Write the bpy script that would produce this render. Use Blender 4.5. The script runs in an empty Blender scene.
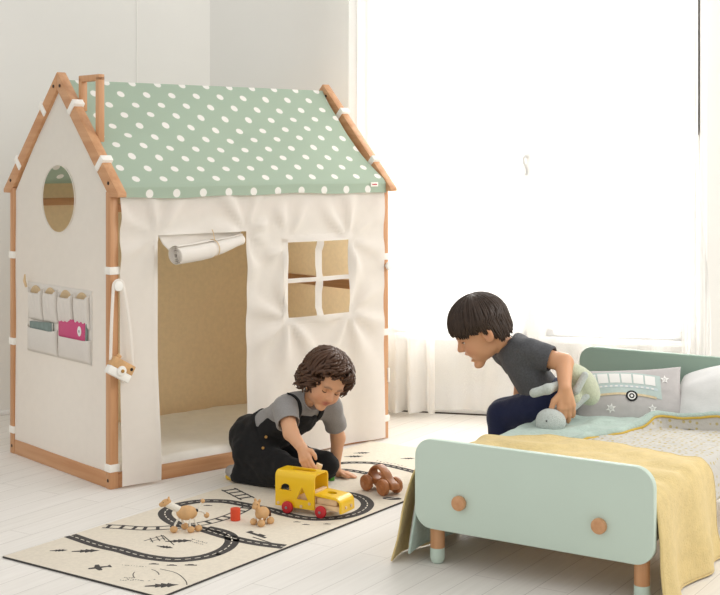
import bpy, bmesh, math, random
import numpy as np
from mathutils import Vector, Matrix, Euler, noise as mnoise

SC = bpy.context.scene
COL = SC.collection
PI = math.pi
random.seed(7)
V = Vector

# ------------------------------------------------------------------ camera
FPX, CU, HV, CAMZ = 1319.0, 360.0, 157.0, 1.2
cam_d = bpy.data.cameras.new('camera')
cam = bpy.data.objects.new('camera', cam_d)
COL.objects.link(cam)
cam.location = (0, 0, CAMZ)
cam.rotation_euler = (PI / 2, 0, 0)
cam_d.sensor_width = 36
cam_d.lens = FPX / 720 * 36
cam_d.shift_y = -(297.5 - HV) / 720
cam_d.clip_start = .05
SC.camera = cam
SC.view_settings.view_transform = 'Standard'
SC.view_settings.look = 'None'
SC.view_settings.exposure = 0
SC.view_settings.gamma = 1
SC.view_settings.use_curve_mapping = False
SC.cycles.use_denoising = True
SC.cycles.max_bounces = 10
SC.cycles.transparent_max_bounces = 24

def P(u, v, y):            # survey point of the photograph at a known distance
    return V(((u - CU) / FPX * y, y, CAMZ - (v - HV) / FPX * y))
def F(u, v, z=0.0):        # survey point lying at a known height
    y = FPX * (CAMZ - z) / (v - HV)
    return V(((u - CU) / FPX * y, y, z))

# ------------------------------------------------------------------ materials
def lin(h):
    h = h.lstrip('#')
    c = [int(h[i:i + 2], 16) / 255 for i in (0, 2, 4)]
    return tuple(x / 12.92 if x <= .04045 else ((x + .055) / 1.055) ** 2.4 for x in c) + (1,)

def nodes(m):
    m.use_nodes = True
    nt = m.node_tree
    return nt, nt.nodes, nt.links, nt.nodes['Principled BSDF']

def mat(name, col, rough=.6, var=.0, vscale=20, bump=0, bscale=200, sheen=0, spec=.3, metal=0, col2=None, stretch=None, coat=0, trans=0):
    m = bpy.data.materials.new(name)
    nt, N, L, b = nodes(m)
    b.inputs['Roughness'].default_value = rough
    b.inputs['Specular IOR Level'].default_value = spec
    b.inputs['Metallic'].default_value = metal
    if sheen:
        b.inputs['Sheen Weight'].default_value = sheen
        b.inputs['Sheen Roughness'].default_value = .5
    if coat:
        b.inputs['Coat Weight'].default_value = coat
        b.inputs['Coat Roughness'].default_value = .15
    c = lin(col)
    b.inputs['Base Color'].default_value = c
    tc = N.new('ShaderNodeTexCoord')
    src = tc.outputs['Object']
    if stretch:
        mp = N.new('ShaderNodeMapping')
        mp.inputs['Scale'].default_value = stretch
        L.new(src, mp.inputs['Vector'])
        src = mp.outputs['Vector']
    if var or col2:
        n = N.new('ShaderNodeTexNoise')
        n.inputs['Scale'].default_value = vscale
        n.inputs['Detail'].default_value = 5
        L.new(src, n.inputs['Vector'])
        r = N.new('ShaderNodeValToRGB')
        c2 = lin(col2) if col2 else tuple(x * (1 - var) for x in c[:3]) + (1,)
        c1 = c if col2 else tuple(min(1, x * (1 + var * .5)) for x in c[:3]) + (1,)
        r.color_ramp.elements[0].position = .35
        r.color_ramp.elements[1].position = .65
        r.color_ramp.elements[0].color = c2
        r.color_ramp.elements[1].color = c1
        L.new(n.outputs['Fac'], r.inputs['Fac'])
        L.new(r.outputs['Color'], b.inputs['Base Color'])
    if bump:
        n2 = N.new('ShaderNodeTexNoise')
        n2.inputs['Scale'].default_value = bscale
        n2.inputs['Detail'].default_value = 3
        L.new(src, n2.inputs['Vector'])
        bp = N.new('ShaderNodeBump')
        bp.inputs['Strength'].default_value = bump
        bp.inputs['Distance'].default_value = .004
        L.new(n2.outputs['Fac'], bp.inputs['Height'])
        L.new(bp.outputs['Normal'], b.inputs['Normal'])
    if trans: add_trans(m, trans)
    return m

def add_trans(m, t):
    nt, N, L, b = nodes(m)
    tl = N.new('ShaderNodeBsdfTranslucent'); mx = N.new('ShaderNodeMixShader'); mx.inputs['Fac'].default_value = t
    bc = b.inputs['Base Color']
    if bc.is_linked: L.new(bc.links[0].from_socket, tl.inputs['Color'])
    else: tl.inputs['Color'].default_value = bc.default_value
    L.new(b.outputs[0], mx.inputs[1]); L.new(tl.outputs[0], mx.inputs[2]); L.new(mx.outputs[0], N['Material Output'].inputs['Surface'])

def wood(name, c1, c2, axis=0, rough=.45, scale=9):
    st = [1.0, 1.0, 1.0]
    for i in range(3):
        st[i] = .08 if i == axis else 1.6
    return mat(name, c1, rough, 0, scale * 3, .08, 60, col2=c2, stretch=tuple(st), spec=.35)

M = {}
M['canvas'] = mat('cream_canvas', '#f6f1ea', .9, .012, 30, .12, 350, trans=.30)
M['strap'] = mat('white_webbing', '#f4f0e8', .85, .03, 60, .2, 500)
M['linen_shade_tan'] = mat('linen_and_shade_tan', '#ead2ab', .95, .04, 60, .2, 400, trans=.3)  # cord tan; on the playhouse inner walls it paints in the interior shade
M['mat'] = mat('mat_cotton', '#f1ece3', .9, .03, 20, .3, 120)
M['wx'] = wood('beech_long', '#cf9f76', '#bf8a60', 0)
M['wy'] = wood('beech_cross', '#cf9f76', '#bf8a60', 1)
M['wz'] = wood('beech_upright', '#cf9f76', '#bf8a60', 2)
M['wball'] = mat('toy_wood', '#d3a877', .55, .12, 40, .05, 80)
M['wdark'] = mat('oiled_toy_wood', '#ac6f42', .38, .15, 30, .03, 60, spec=.5)
M['whole'] = mat('dark_bolt', '#3a281c', .5)
M['white'] = mat('white_paint', '#f4f2ec', .4, .01)
M['rope'] = mat('white_cord', '#e9e3d6', .9, .08, 200, .4, 400)
M['mint'] = mat('mint_paint', '#c6d6c9', .5, .015, 6)
M['mint_shaded'] = mat('mint_paint_shaded', '#98ae9f', .5, .015, 6)  # mint darkened to paint in the shade on the headboard
M['yellow_cloth'] = mat('yellow_gauze', '#dac389', .95, .06, 40, .6, 160, sheen=.15)
M['mint_cloth'] = mat('mint_gauze', '#b3c5bb', .95, .06, 60, .8, 140, sheen=.15)
M['pipe'] = mat('mustard_piping', '#c9a94e', .9, .05, 100)
M['cotton'] = mat('white_cotton', '#e9e8e6', .9, .02, 40, .2, 200)
M['grey_cloth'] = mat('grey_cotton', '#bdb8b6', .9, .03, 60, .15, 400)
M['rug'] = mat('rug_cotton', '#e9dfcd', .95, .05, 90, .5, 500)
M['ink'] = mat('charcoal_print', '#4a4745', .95, .08, 120, .3, 500)
M['inkw'] = mat('pale_print', '#e4dccd', .95)
M['yel'] = mat('yellow_lacquer', '#f2c40e', .32, .01, 5, spec=.5, coat=.3)
M['red'] = mat('red_lacquer', '#c3252f', .35, .02, 10, spec=.5)
M['redblock'] = mat('red_wood_block', '#dc5032', .5, .04, 40)
M['green'] = mat('green_wood_block', '#4f9a3c', .5)
M['palewood'] = mat('pale_birch', '#e6c79d', .55, .08, 40)
M['black'] = mat('black_paint', '#1b1a1a', .5)
M['hairb'] = mat('dark_brown_hair', '#38291f', .45, .25, 60, spec=.35)
M['hairt'] = mat('brown_curls', '#523828', .45, .25, 60, spec=.35)
M['tee_b'] = mat('charcoal_jersey', '#545558', .95, .16, 160, .3, 500, sheen=.1)
M['trousers'] = mat('navy_cotton', '#1d2340', .95, .08, 200, .25, 500, sheen=.1)
M['tee_t'] = mat('grey_jersey', '#959290', .95, .06, 220, .25, 500, sheen=.1)
M['denim'] = mat('black_twill', '#1a1a1b', .9, .12, 150, .25, 500, sheen=.05)
M['gold'] = mat('brass_button', '#b98f52', .4, metal=.6)
M['eyew'] = mat('eye_white', '#e9e4df', .2, spec=.5)
M['iris'] = mat('dark_iris', '#2a1a12', .15, spec=.6)
M['lash'] = mat('lash', '#2b1c16', .7)
M['plushg'] = mat('grey_mint_plush', '#c0c7c2', 1, .08, 150, .9, 260, sheen=.3)
M['plushl'] = mat('leaf_green_plush', '#cbd0b6', 1, .08, 150, .9, 260, sheen=.3)
M['brownfelt'] = mat('dark_brown_felt', '#5a3a2b', .9)
M['pink'] = mat('pink_cover', '#c94f7c', .5, .02, 30)
M['bookgrey'] = mat('grey_cover', '#7f8f8a', .5, .15, 30)
M['pages'] = mat('paper', '#efece4', .9)
M['metal'] = mat('brushed_metal', '#8f8f8d', .35, metal=.3)
M['wall'] = mat('white_wall', '#e9e7e2', .9, .012, 3, .1, 250)
M['trim'] = mat('trim_paint', '#efeeec', .6, .01)
M['gap'] = mat('gap_shade_and_joint', '#4b4038', .8)  # dark tone for the baseboard joint and the painted-in gap shadow
M['shoe'] = mat('grey_shoe', '#a8a4a0', .8, .05)
M['yelsole'] = mat('yellow_sole', '#e3bd4a', .7)
M['sock'] = mat('white_sock', '#dedad4', .9)

def skin_mat():
    m = bpy.data.materials.new('skin')
    nt, N, L, b = nodes(m)
    a = N.new('ShaderNodeAttribute'); a.attribute_name = 'tone'
    L.new(a.outputs['Color'], b.inputs['Base Color'])
    b.inputs['Roughness'].default_value = .5
    b.inputs['Specular IOR Level'].default_value = .35
    b.inputs['Subsurface Weight'].default_value = .12
    b.inputs['Subsurface Radius'].default_value = (.008, .004, .002)
    b.inputs['Subsurface Scale'].default_value = .5
    return m
M['skin'] = skin_mat()

def sheer(name, t, tint='#fbfaf8'):
    m = bpy.data.materials.new(name)
    nt, N, L, b = nodes(m)
    N.remove(b)
    out = N['Material Output']
    tr = N.new('ShaderNodeBsdfTransparent')
    tl = N.new('ShaderNodeBsdfTranslucent'); tl.inputs['Color'].default_value = lin(tint)
    df = N.new('ShaderNodeBsdfDiffuse'); df.inputs['Color'].default_value = lin(tint)
    m1 = N.new('ShaderNodeMixShader'); m1.inputs['Fac'].default_value = .5
    L.new(tl.outputs[0], m1.inputs[1]); L.new(df.outputs[0], m1.inputs[2])
    wv = N.new('ShaderNodeTexNoise'); wv.inputs['Scale'].default_value = 400
    mr = N.new('ShaderNodeMapRange')
    mr.inputs['To Min'].default_value = 1 - t - .08; mr.inputs['To Max'].default_value = 1 - t + .08
    L.new(wv.outputs['Fac'], mr.inputs['Value'])
    m2 = N.new('ShaderNodeMixShader')
    L.new(mr.outputs[0], m2.inputs['Fac'])
    L.new(tr.outputs[0], m2.inputs[1]); L.new(m1.outputs[0], m2.inputs[2])
    L.new(m2.outputs[0], out.inputs['Surface'])
    return m
M['sheer'] = sheer('sheer_voile', .38)
M['sheer2'] = sheer('thin_voile', .6)
M['sheer3'] = sheer('gathered_voile', .2)

def glass_mat():
    m = bpy.data.materials.new('window_glass')
    nt, N, L, b = nodes(m)
    N.remove(b)
    tr = N.new('ShaderNodeBsdfTransparent'); gl = N.new('ShaderNodeBsdfGlossy')
    gl.inputs['Roughness'].default_value = .05
    mx = N.new('ShaderNodeMixShader'); mx.inputs['Fac'].default_value = .06
    L.new(tr.outputs[0], mx.inputs[1]); L.new(gl.outputs[0], mx.inputs[2])
    L.new(mx.outputs[0], N['Material Output'].inputs['Surface'])
    return m
M['glass'] = glass_mat()

def math_node(N, L, op, a, b=None, c=None):
    n = N.new('ShaderNodeMath'); n.operation = op
    for i, x in enumerate((a, b, c)):
        if x is None: continue
        if isinstance(x, (int, float)): n.inputs[i].default_value = x
        else: L.new(x, n.inputs[i])
    return n.outputs[0]

def dots_mat(name, base, dot, sx, sy, shift, r, uv='UVMap', off=(0, 0), rx=1.0):
    m = bpy.data.materials.new(name)
    nt, N, L, b = nodes(m)
    b.inputs['Roughness'].default_value = .9
    u = N.new('ShaderNodeUVMap'); u.uv_map = uv
    sep = N.new('ShaderNodeSeparateXYZ'); L.new(u.outputs[0], sep.inputs[0])
    f = lambda op, a, b_=None: math_node(N, L, op, a, b_)
    row = f('FLOOR', f('DIVIDE', f('ADD', sep.outputs[1], off[1]), sy))
    yy = f('SUBTRACT', f('ADD', sep.outputs[1], off[1]), f('MULTIPLY', f('ADD', row, .5), sy))
    xs = f('ADD', f('ADD', sep.outputs[0], off[0]), f('MULTIPLY', row, shift))
    xx = f('SUBTRACT', xs, f('MULTIPLY', f('ADD', f('FLOOR', f('DIVIDE', xs, sx)), .5), sx))
    xx = f('DIVIDE', xx, rx)
    d = f('SQRT', f('ADD', f('MULTIPLY', xx, xx), f('MULTIPLY', yy, yy)))
    mr = N.new('ShaderNodeMapRange'); mr.clamp = True
    mr.inputs['From Min'].default_value = r * .93; mr.inputs['From Max'].default_value = r * 1.07
    L.new(d, mr.inputs['Value'])
    n = N.new('ShaderNodeTexNoise'); n.inputs['Scale'].default_value = 25
    tc = N.new('ShaderNodeTexCoord'); L.new(tc.outputs['Object'], n.inputs['Vector'])
    hs = N.new('ShaderNodeMixRGB'); hs.inputs['Color1'].default_value = lin(dot); hs.inputs['Color2'].default_value = lin(base)
    L.new(mr.outputs[0], hs.inputs['Fac'])
    L.new(hs.outputs[0], b.inputs['Base Color'])
    bn = N.new('ShaderNodeTexNoise'); bn.inputs['Scale'].default_value = 300
    L.new(tc.outputs['Object'], bn.inputs['Vector'])
    bp = N.new('ShaderNodeBump'); bp.inputs['Strength'].default_value = .2; bp.inputs['Distance'].default_value = .003
    L.new(bn.outputs['Fac'], bp.inputs['Height']); L.new(bp.outputs[0], b.inputs['Normal'])
    return m
M['roof'] = dots_mat('green_polka_dot_canvas', '#adbfac', '#f6f4ee', .118, .0605, .041, .0158, off=(.03, .031)); add_trans(M['roof'], .22)
def seed_print():
    m = bpy.data.materials.new('cream_print')
    nt, N, L, b = nodes(m)
    b.inputs['Roughness'].default_value = .95
    tc = N.new('ShaderNodeTexCoord')
    v = N.new('ShaderNodeTexVoronoi'); v.inputs['Scale'].default_value = 48
    v.inputs['Randomness'].default_value = .45
    L.new(tc.outputs['Object'], v.inputs['Vector'])
    r = N.new('ShaderNodeValToRGB')
    r.color_ramp.elements[0].position = .20; r.color_ramp.elements[0].color = lin('#b9aa78')
    r.color_ramp.elements[1].position = .30; r.color_ramp.elements[1].color = lin('#c3c0b9')
    L.new(v.outputs['Distance'], r.inputs['Fac'])
    L.new(r.outputs['Color'], b.inputs['Base Color'])
    n = N.new('ShaderNodeTexNoise'); n.inputs['Scale'].default_value = 90
    L.new(tc.outputs['Object'], n.inputs['Vector'])
    bp = N.new('ShaderNodeBump'); bp.inputs['Strength'].default_value = .6; bp.inputs['Distance'].default_value = .004
    L.new(n.outputs['Fac'], bp.inputs['Height']); L.new(bp.outputs[0], b.inputs['Normal'])
    return m
M['print'] = seed_print()

def floor_mat():
    m = bpy.data.materials.new('white_planks')
    nt, N, L, b = nodes(m)
    tc = N.new('ShaderNodeTexCoord')
    br = N.new('ShaderNodeTexBrick')
    br.offset = .37
    br.inputs['Color1'].default_value = lin('#ece8e2'); br.inputs['Color2'].default_value = lin('#e7e3dc')
    br.inputs['Mortar'].default_value = lin('#cbc6bf')
    br.inputs['Scale'].default_value = 1
    br.inputs['Mortar Size'].default_value = .0012
    br.inputs['Brick Width'].default_value = 1.1; br.inputs['Row Height'].default_value = .098
    L.new(tc.outputs['Object'], br.inputs['Vector'])
    mp = N.new('ShaderNodeMapping'); mp.inputs['Scale'].default_value = (1.2, 22, 1)
    L.new(tc.outputs['Object'], mp.inputs['Vector'])
    n = N.new('ShaderNodeTexNoise'); n.inputs['Scale'].default_value = 3; n.inputs['Detail'].default_value = 6
    L.new(mp.outputs[0], n.inputs['Vector'])
    r = N.new('ShaderNodeValToRGB')
    r.color_ramp.elements[0].position = .3; r.color_ramp.elements[0].color = (.94, .935, .93, 1)
    r.color_ramp.elements[1].position = .7; r.color_ramp.elements[1].color = (1, 1, 1, 1)
    L.new(n.outputs['Fac'], r.inputs['Fac'])
    mx = N.new('ShaderNodeMixRGB'); mx.blend_type = 'MULTIPLY'; mx.inputs['Fac'].default_value = 1
    L.new(br.outputs['Color'], mx.inputs['Color1']); L.new(r.outputs['Color'], mx.inputs['Color2'])
    L.new(mx.outputs[0], b.inputs['Base Color'])
    b.inputs['Roughness'].default_value = .6
    b.inputs['Specular IOR Level'].default_value = .25
    return m
M['floor'] = floor_mat()

# ------------------------------------------------------------------ mesh builder
class MB:
    def __init__(s):
        s.v, s.f, s.m, s.mats = [], [], [], []
    def mi(s, m):
        if m is None: return 0
        if m not in s.mats: s.mats.append(m)
        return s.mats.index(m)
    def add(s, vs, fs, m=None):
        o = len(s.v); k = s.mi(m)
        s.v += [V(x) for x in vs]
        for f in fs:
            s.f.append(tuple(i + o for i in f)); s.m.append(k)
        return o
    def bm(s, b, m=None, T=None):
        b.verts.index_update()
        s.add([(T @ v.co) if T else v.co.copy() for v in b.verts], [[v.index for v in f.verts] for f in b.faces], m)
        b.free()
    def box(s, c, size, bev=.002, R=None, m=None, seg=2):
        b = bmesh.new()
        bmesh.ops.create_cube(b, size=1)
        for v in b.verts: v.co = V((v.co.x * size[0], v.co.y * size[1], v.co.z * size[2]))
        if bev: bmesh.ops.bevel(b, geom=list(b.edges), offset=min(bev, min(size) * .45), segments=seg, affect='EDGES', profile=.5)
        T = Matrix.Translation(V(c)) @ (R.to_4x4() if R else Matrix())
        s.bm(b, m, T)
    def lim(s, lo, hi, bev=.002, m=None):
        lo, hi = V(lo), V(hi)
        s.box((lo + hi) / 2, hi - lo, bev, None, m)
    def prism(s, pts, fr, d, bev=.002, m=None):
        # pts 2d outline, fr = (origin, e1, e2, n) ; extruded d along n
        o, e1, e2, n = [V(x) for x in fr]
        b = bmesh.new()
        vs = [b.verts.new(o + e1 * p[0] + e2 * p[1]) for p in pts]
        f = b.faces.new(vs)
        r = bmesh.ops.extrude_face_region(b, geom=[f])
        for e in r['geom']:
            if isinstance(e, bmesh.types.BMVert): e.co += n * d
        bmesh.ops.recalc_face_normals(b, faces=list(b.faces))
        if bev:
            es = [e for e in b.edges if len(e.link_faces) == 2 and e.calc_face_angle(0) > .5]
            bmesh.ops.bevel(b, geom=es, offset=bev, segments=2, affect='EDGES', profile=.5)
        s.bm(b, m)
    def tube(s, path, r, n=8, m=None, cap=True, flat=1.0, up=None):
        path = [V(p) for p in path]
        rs = r if isinstance(r, (list, tuple)) else [r] * len(path)
        vs, fs = [], []
        prev = None
        for i, p in enumerate(path):
            t = (path[min(i + 1, len(path) - 1)] - path[max(i - 1, 0)])
            if t.length < 1e-9: t = V((0, 0, 1))
            t.normalize()
            if prev is None:
                a = V(up) if up is not None else (V((0, 0, 1)) if abs(t.z) < .9 else V((1, 0, 0)))
            else: a = prev
            x = a - t * a.dot(t)
            if x.length < 1e-6: x = t.orthogonal()
            x.normalize(); y = t.cross(x)
            prev = x
            for k in range(n):
                q = 2 * PI * k / n
                vs.append(p + x * (math.cos(q) * rs[i] * flat) + y * (math.sin(q) * rs[i]))
        L = len(path)
        for i in range(L - 1):
            for k in range(n):
                a = i * n + k; b2 = i * n + (k + 1) % n
                fs.append((a, b2, b2 + n, a + n))
        if cap:
            fs.append(tuple(range(n - 1, -1, -1))); fs.append(tuple(range((L - 1) * n, L * n)))
        s.add(vs, fs, m)
    def cyl(s, a, b, ra, rb=None, n=24, m=None, bev=0):
        rb = ra if rb is None else rb
        a, b = V(a), V(b); d = (b - a); l = d.length
        if bev:
            t = bev / l
            s.tube([a, a.lerp(b, t * .3), a.lerp(b, t), a.lerp(b, 1 - t), a.lerp(b, 1 - t * .3), b],
                   [ra - bev, ra - bev * .3, ra, rb, rb - bev * .3, rb - bev], n, m)
        else: s.tube([a, b], [ra, rb], n, m)
    def ell(s, c, r, R=None, nu=20, nv=12, m=None, z0=-1.0, z1=1.0):
        c = V(c); r = (r, r, r) if isinstance(r, (int, float)) else r
        vs, fs = [], []
        t0, t1 = math.asin(max(-1, z0)), math.asin(min(1, z1))
        for j in range(nv + 1):
            t = t0 + (t1 - t0) * j / nv
            for i in range(nu):
                p = 2 * PI * i / nu
                q = V((math.cos(t) * math.cos(p) * r[0], math.cos(t) * math.sin(p) * r[1], math.sin(t) * r[2]))
                vs.append(c + (R @ q if R else q))
        for j in range(nv):
            for i in range(nu):
                a = j * nu + i; b2 = j * nu + (i + 1) % nu
                fs.append((a, b2, b2 + nu, a + nu))
        s.add(vs, fs, m)
    def grid(s, fn, nu, nv, m=None, hole=None, cu=False):
        vs = [fn(i / nu, j / nv) for j in range(nv + 1) for i in range(nu + 1)]
        fs = []
        for j in range(nv):
            for i in range(nu):
                if hole and hole((i + .5) / nu, (j + .5) / nv): continue
                a = j * (nu + 1) + i
                fs.append((a, a + 1, a + nu + 2, a + nu + 1))
        s.add(vs, fs, m)
    def xgrid(s, xs, zs, fn, m=None, hole=None):
        nx = len(xs)
        vs = [fn(x, z) for z in zs for x in xs]
        fs = []
        for j in range(len(zs) - 1):
            for i in range(nx - 1):
                if hole and hole((xs[i] + xs[i + 1]) / 2, (zs[j] + zs[j + 1]) / 2): continue
                a = j * nx + i
                fs.append((a, a + 1, a + nx + 1, a + nx))
        s.add(vs, fs, m)
    def build(s, name, m=None, parent=None, loc=(0, 0, 0), rot=(0, 0, 0), smooth=True, angle=40, clean=True, solid=0, sub=0, uv=None):
        me = bpy.data.meshes.new(name)
        fm = s.m
        me.from_pydata([tuple(v) for v in s.v], [], s.f)
        mats = list(s.mats)
        if m is not None and not mats: mats = [m]
        for x in mats: me.materials.append(x)
        me.polygons.foreach_set('material_index', fm)
        if uv:
            l = me.uv_layers.new(name='UVMap')
            for lp in me.loops:
                l.data[lp.index].uv = uv(me.vertices[lp.vertex_index].co)
        if clean:
            b = bmesh.new(); b.from_mesh(me)
            loose = [v for v in b.verts if not v.link_faces]
            if loose: bmesh.ops.delete(b, geom=loose, context='VERTS')
            bmesh.ops.recalc_face_normals(b, faces=list(b.faces))
            b.to_mesh(me); b.free()
        if smooth:
            me.shade_smooth()
            if angle < 180: me.set_sharp_from_angle(angle=math.radians(angle))
        o = bpy.data.objects.new(name, me)
        COL.objects.link(o)
        o.location = loc; o.rotation_euler = rot
        if parent: o.parent = parent
        if solid:
            md = o.modifiers.new('thickness', 'SOLIDIFY'); md.thickness = solid; md.offset = 0
        if sub:
            md = o.modifiers.new('subdivision', 'SUBSURF'); md.levels = sub; md.render_levels = sub
        return o

def tag(o, label=None, cat=None, group=None, kind=None):
    if label: o['label'] = label
    if cat: o['category'] = cat
    if group: o['group'] = group
    if kind: o['kind'] = kind
    return o
def thing(name, label, cat, loc, rz=0, group=None, kind=None):
    o = bpy.data.objects.new(name, None)
    COL.objects.link(o); o.empty_display_size = .05
    o.location = loc; o.rotation_euler = (0, 0, rz)
    return tag(o, label, cat, group, kind)
def copy_tree(o, parent=None):
    c = o.copy(); COL.objects.link(c)
    if parent: c.parent = parent
    for ch in list(o.children): copy_tree(ch, c)
    return c
def apply_cut(o, cutters, op='DIFFERENCE'):
    cs = []
    for c in cutters:
        md = o.modifiers.new('cut', 'BOOLEAN'); md.operation = op; md.solver = 'EXACT'; md.object = c; cs.append(c)
    bpy.context.view_layer.update()
    dg = bpy.context.evaluated_depsgraph_get()
    me = bpy.data.meshes.new_from_object(o.evaluated_get(dg))
    o.modifiers.clear(); old = o.data; o.data = me; me.name = old.name
    for c in cs:
        d = c.data; bpy.data.objects.remove(c, do_unlink=True); bpy.data.meshes.remove(d)
    me.shade_smooth(); me.set_sharp_from_angle(angle=math.radians(35))
    return o
def nz(x, y, z=0, s=1.0): return mnoise.noise(V((x * s, y * s, z * s)))
def sstep(a, b, x):
    t = max(0, min(1, (x - a) / (b - a))); return t * t * (3 - 2 * t)
def lerp_tab(tab, x):
    if x <= tab[0][0]: return tab[0][1]
    for (a, b), (c, d) in zip(tab, tab[1:]):
        if x <= c: return b + (d - b) * (x - a) / (c - a)
    return tab[-1][1]
def catmull(pts, n=8):
    pts = [V(p) for p in pts]; out = []
    for i in range(len(pts) - 1):
        p0, p1, p2, p3 = pts[max(i - 1, 0)], pts[i], pts[i + 1], pts[min(i + 2, len(pts) - 1)]
        for k in range(n):
            t = k / n
            out.append(.5 * ((2 * p1) + (p2 - p0) * t + (2 * p0 - 5 * p1 + 4 * p2 - p3) * t * t + (3 * p1 - p0 - 3 * p2 + p3) * t ** 3))
    out.append(pts[-1])
    return out

# ------------------------------------------------------------------ implicit surfaces (one continuous skin)
class Field:
    def __init__(s, lo, hi, h):
        s.lo = np.array(lo, float); s.h = h
        s.n = np.ceil((np.array(hi, float) - s.lo) / h).astype(int) + 1
        s.d = np.full(s.n, 1.0, np.float32)
    def clone(s):
        c = Field.__new__(Field); c.lo, c.h, c.n = s.lo, s.h, s.n; c.d = np.full(s.n, 1.0, np.float32); return c
    def _sub(s, lo, hi):
        a = np.clip(np.floor((lo - s.lo) / s.h).astype(int), 0, s.n)
        b = np.clip(np.ceil((hi - s.lo) / s.h).astype(int) + 1, 0, s.n)
        sl = tuple(slice(int(x), int(y)) for x, y in zip(a, b))
        ax = [np.arange(a[i], b[i]) * s.h + s.lo[i] for i in range(3)]
        return sl, np.stack(np.meshgrid(*ax, indexing='ij'), -1)
    def _mix(s, sl, d, k, mode):
        c = s.d[sl]
        if mode == 'add':
            h = np.clip(.5 + .5 * (c - d) / k, 0, 1); s.d[sl] = c * (1 - h) + d * h - k * h * (1 - h)
        elif mode == 'sub':
            h = np.clip(.5 - .5 * (c + d) / k, 0, 1); s.d[sl] = c * (1 - h) + (-d) * h + k * h * (1 - h)
        else:
            h = np.clip(.5 - .5 * (c - d) / k, 0, 1); s.d[sl] = c * (1 - h) + d * h + k * h * (1 - h)
    def cap(s, a, b, ra, rb=None, k=.01, mode='add'):
        rb = ra if rb is None else rb
        a = np.array(a, float); b = np.array(b, float); pad = max(ra, rb) + k + .035
        sl, X = s._sub(np.minimum(a, b) - pad, np.maximum(a, b) + pad)
        if X.size == 0: return
        ab = b - a; t = np.clip(((X - a) @ ab) / max(ab @ ab, 1e-12), 0, 1)
        d = np.linalg.norm(X - a - t[..., None] * ab, axis=-1) - (ra + (rb - ra) * t)
        s._mix(sl, d, k, mode)
    def ell(s, c, r, R=None, k=.01, mode='add'):
        c = np.array(c, float); r = np.array(r, float); pad = r.max() + k + .035
        sl, X = s._sub(c - pad, c + pad)
        if X.size == 0: return
        q = X - c
        if R is not None: q = q @ np.array(R)
        k0 = np.linalg.norm(q / r, axis=-1); k1 = np.linalg.norm(q / (r * r), axis=-1)
        d = k0 * (k0 - 1) / np.maximum(k1, 1e-9)
        s._mix(sl, d, k, mode)
    def fn(s, f, k=.004, mode='max', lo=None, hi=None):
        lo = s.lo if lo is None else np.array(lo); hi = s.lo + s.h * s.n if hi is None else np.array(hi)
        sl, X = s._sub(lo, hi)
        s._mix(sl, f(X).astype(np.float32), k, mode)
    def chain(s, pts, rs, k=.01):
        for i in range(len(pts) - 1): s.cap(pts[i], pts[i + 1], rs[i], rs[i + 1], k)
    def mesh(s):
        d = s.d; ins = d < 0; n = s.n
        c = np.zeros(n - 1, np.int8)
        for dx in (0, 1):
            for dy in (0, 1):
                for dz in (0, 1):
                    c += ins[dx:n[0] - 1 + dx, dy:n[1] - 1 + dy, dz:n[2] - 1 + dz]
        act = (c > 0) & (c < 8)
        ids = np.argwhere(act); idx = np.full(act.shape, -1, np.int64); idx[act] = np.arange(len(ids))
        acc = np.zeros((len(ids), 3)); cnt = np.zeros(len(ids))
        cor = [(x, y, z) for x in (0, 1) for y in (0, 1) for z in (0, 1)]
        for a in cor:
            for ax in range(3):
                if a[ax]: continue
                b = list(a); b[ax] = 1
                da = d[tuple((ids + a).T)].astype(float); db = d[tuple((ids + b).T)].astype(float)
                x = (da < 0) != (db < 0)
                t = da / np.where(np.abs(da - db) < 1e-12, 1, da - db)
                p = np.repeat(np.array(a, float)[None], len(ids), 0); p[:, ax] = t
                acc[x] += p[x]; cnt[x] += 1
        verts = (ids + acc / np.maximum(cnt, 1)[:, None]) * s.h + s.lo
        faces = []
        for ax in range(3):
            o1, o2 = [(1, 2), (2, 0), (0, 1)][ax]
            sa = [slice(None)] * 3; sb = [slice(None)] * 3
            sa[ax] = slice(0, -1); sb[ax] = slice(1, None)
            A, B = ins[tuple(sa)], ins[tuple(sb)]
            e = np.argwhere(A != B)
            ok = (e[:, o1] > 0) & (e[:, o2] > 0) & (e[:, o1] < n[o1] - 1) & (e[:, o2] < n[o2] - 1)
            e = e[ok]
            u1 = np.zeros(3, int); u1[o1] = 1; u2 = np.zeros(3, int); u2[o2] = 1
            q = [idx[tuple((e - u1 - u2).T)], idx[tuple((e - u2).T)], idx[tuple(e.T)], idx[tuple((e - u1).T)]]
            q = np.stack(q, 1); fl = A[tuple(e.T)]
            q[~fl] = q[~fl][:, ::-1]
            faces.append(q)
        f = np.concatenate(faces)
        f = f[(f >= 0).all(1)]
        return verts, f
    def build(s, name, m, parent=None, org=(0, 0, 0), tone=None, it=2):
        v, f = s.mesh()
        me = bpy.data.meshes.new(name)
        me.from_pydata((v - np.array(org)).tolist(), [], f.tolist())
        # light smoothing
        e = np.array([x.vertices[:] for x in me.edges]) if len(me.edges) else np.zeros((0, 2), int)
        p = v.copy()
        for _ in range(it):
            sm = np.zeros_like(p); ct = np.zeros(len(p))
            np.add.at(sm, e[:, 0], p[e[:, 1]]); np.add.at(sm, e[:, 1], p[e[:, 0]])
            np.add.at(ct, e[:, 0], 1); np.add.at(ct, e[:, 1], 1)
            p = p * .5 + .5 * sm / np.maximum(ct, 1)[:, None]
        me.vertices.foreach_set('co', (p - np.array(org)).astype(np.float32).ravel())
        me.materials.append(m)
        if tone is not None:
            at = me.color_attributes.new('tone', 'FLOAT_COLOR', 'POINT')
            at.data.foreach_set('color', tone(p).astype(np.float32).ravel())
        me.shade_smooth()
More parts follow.
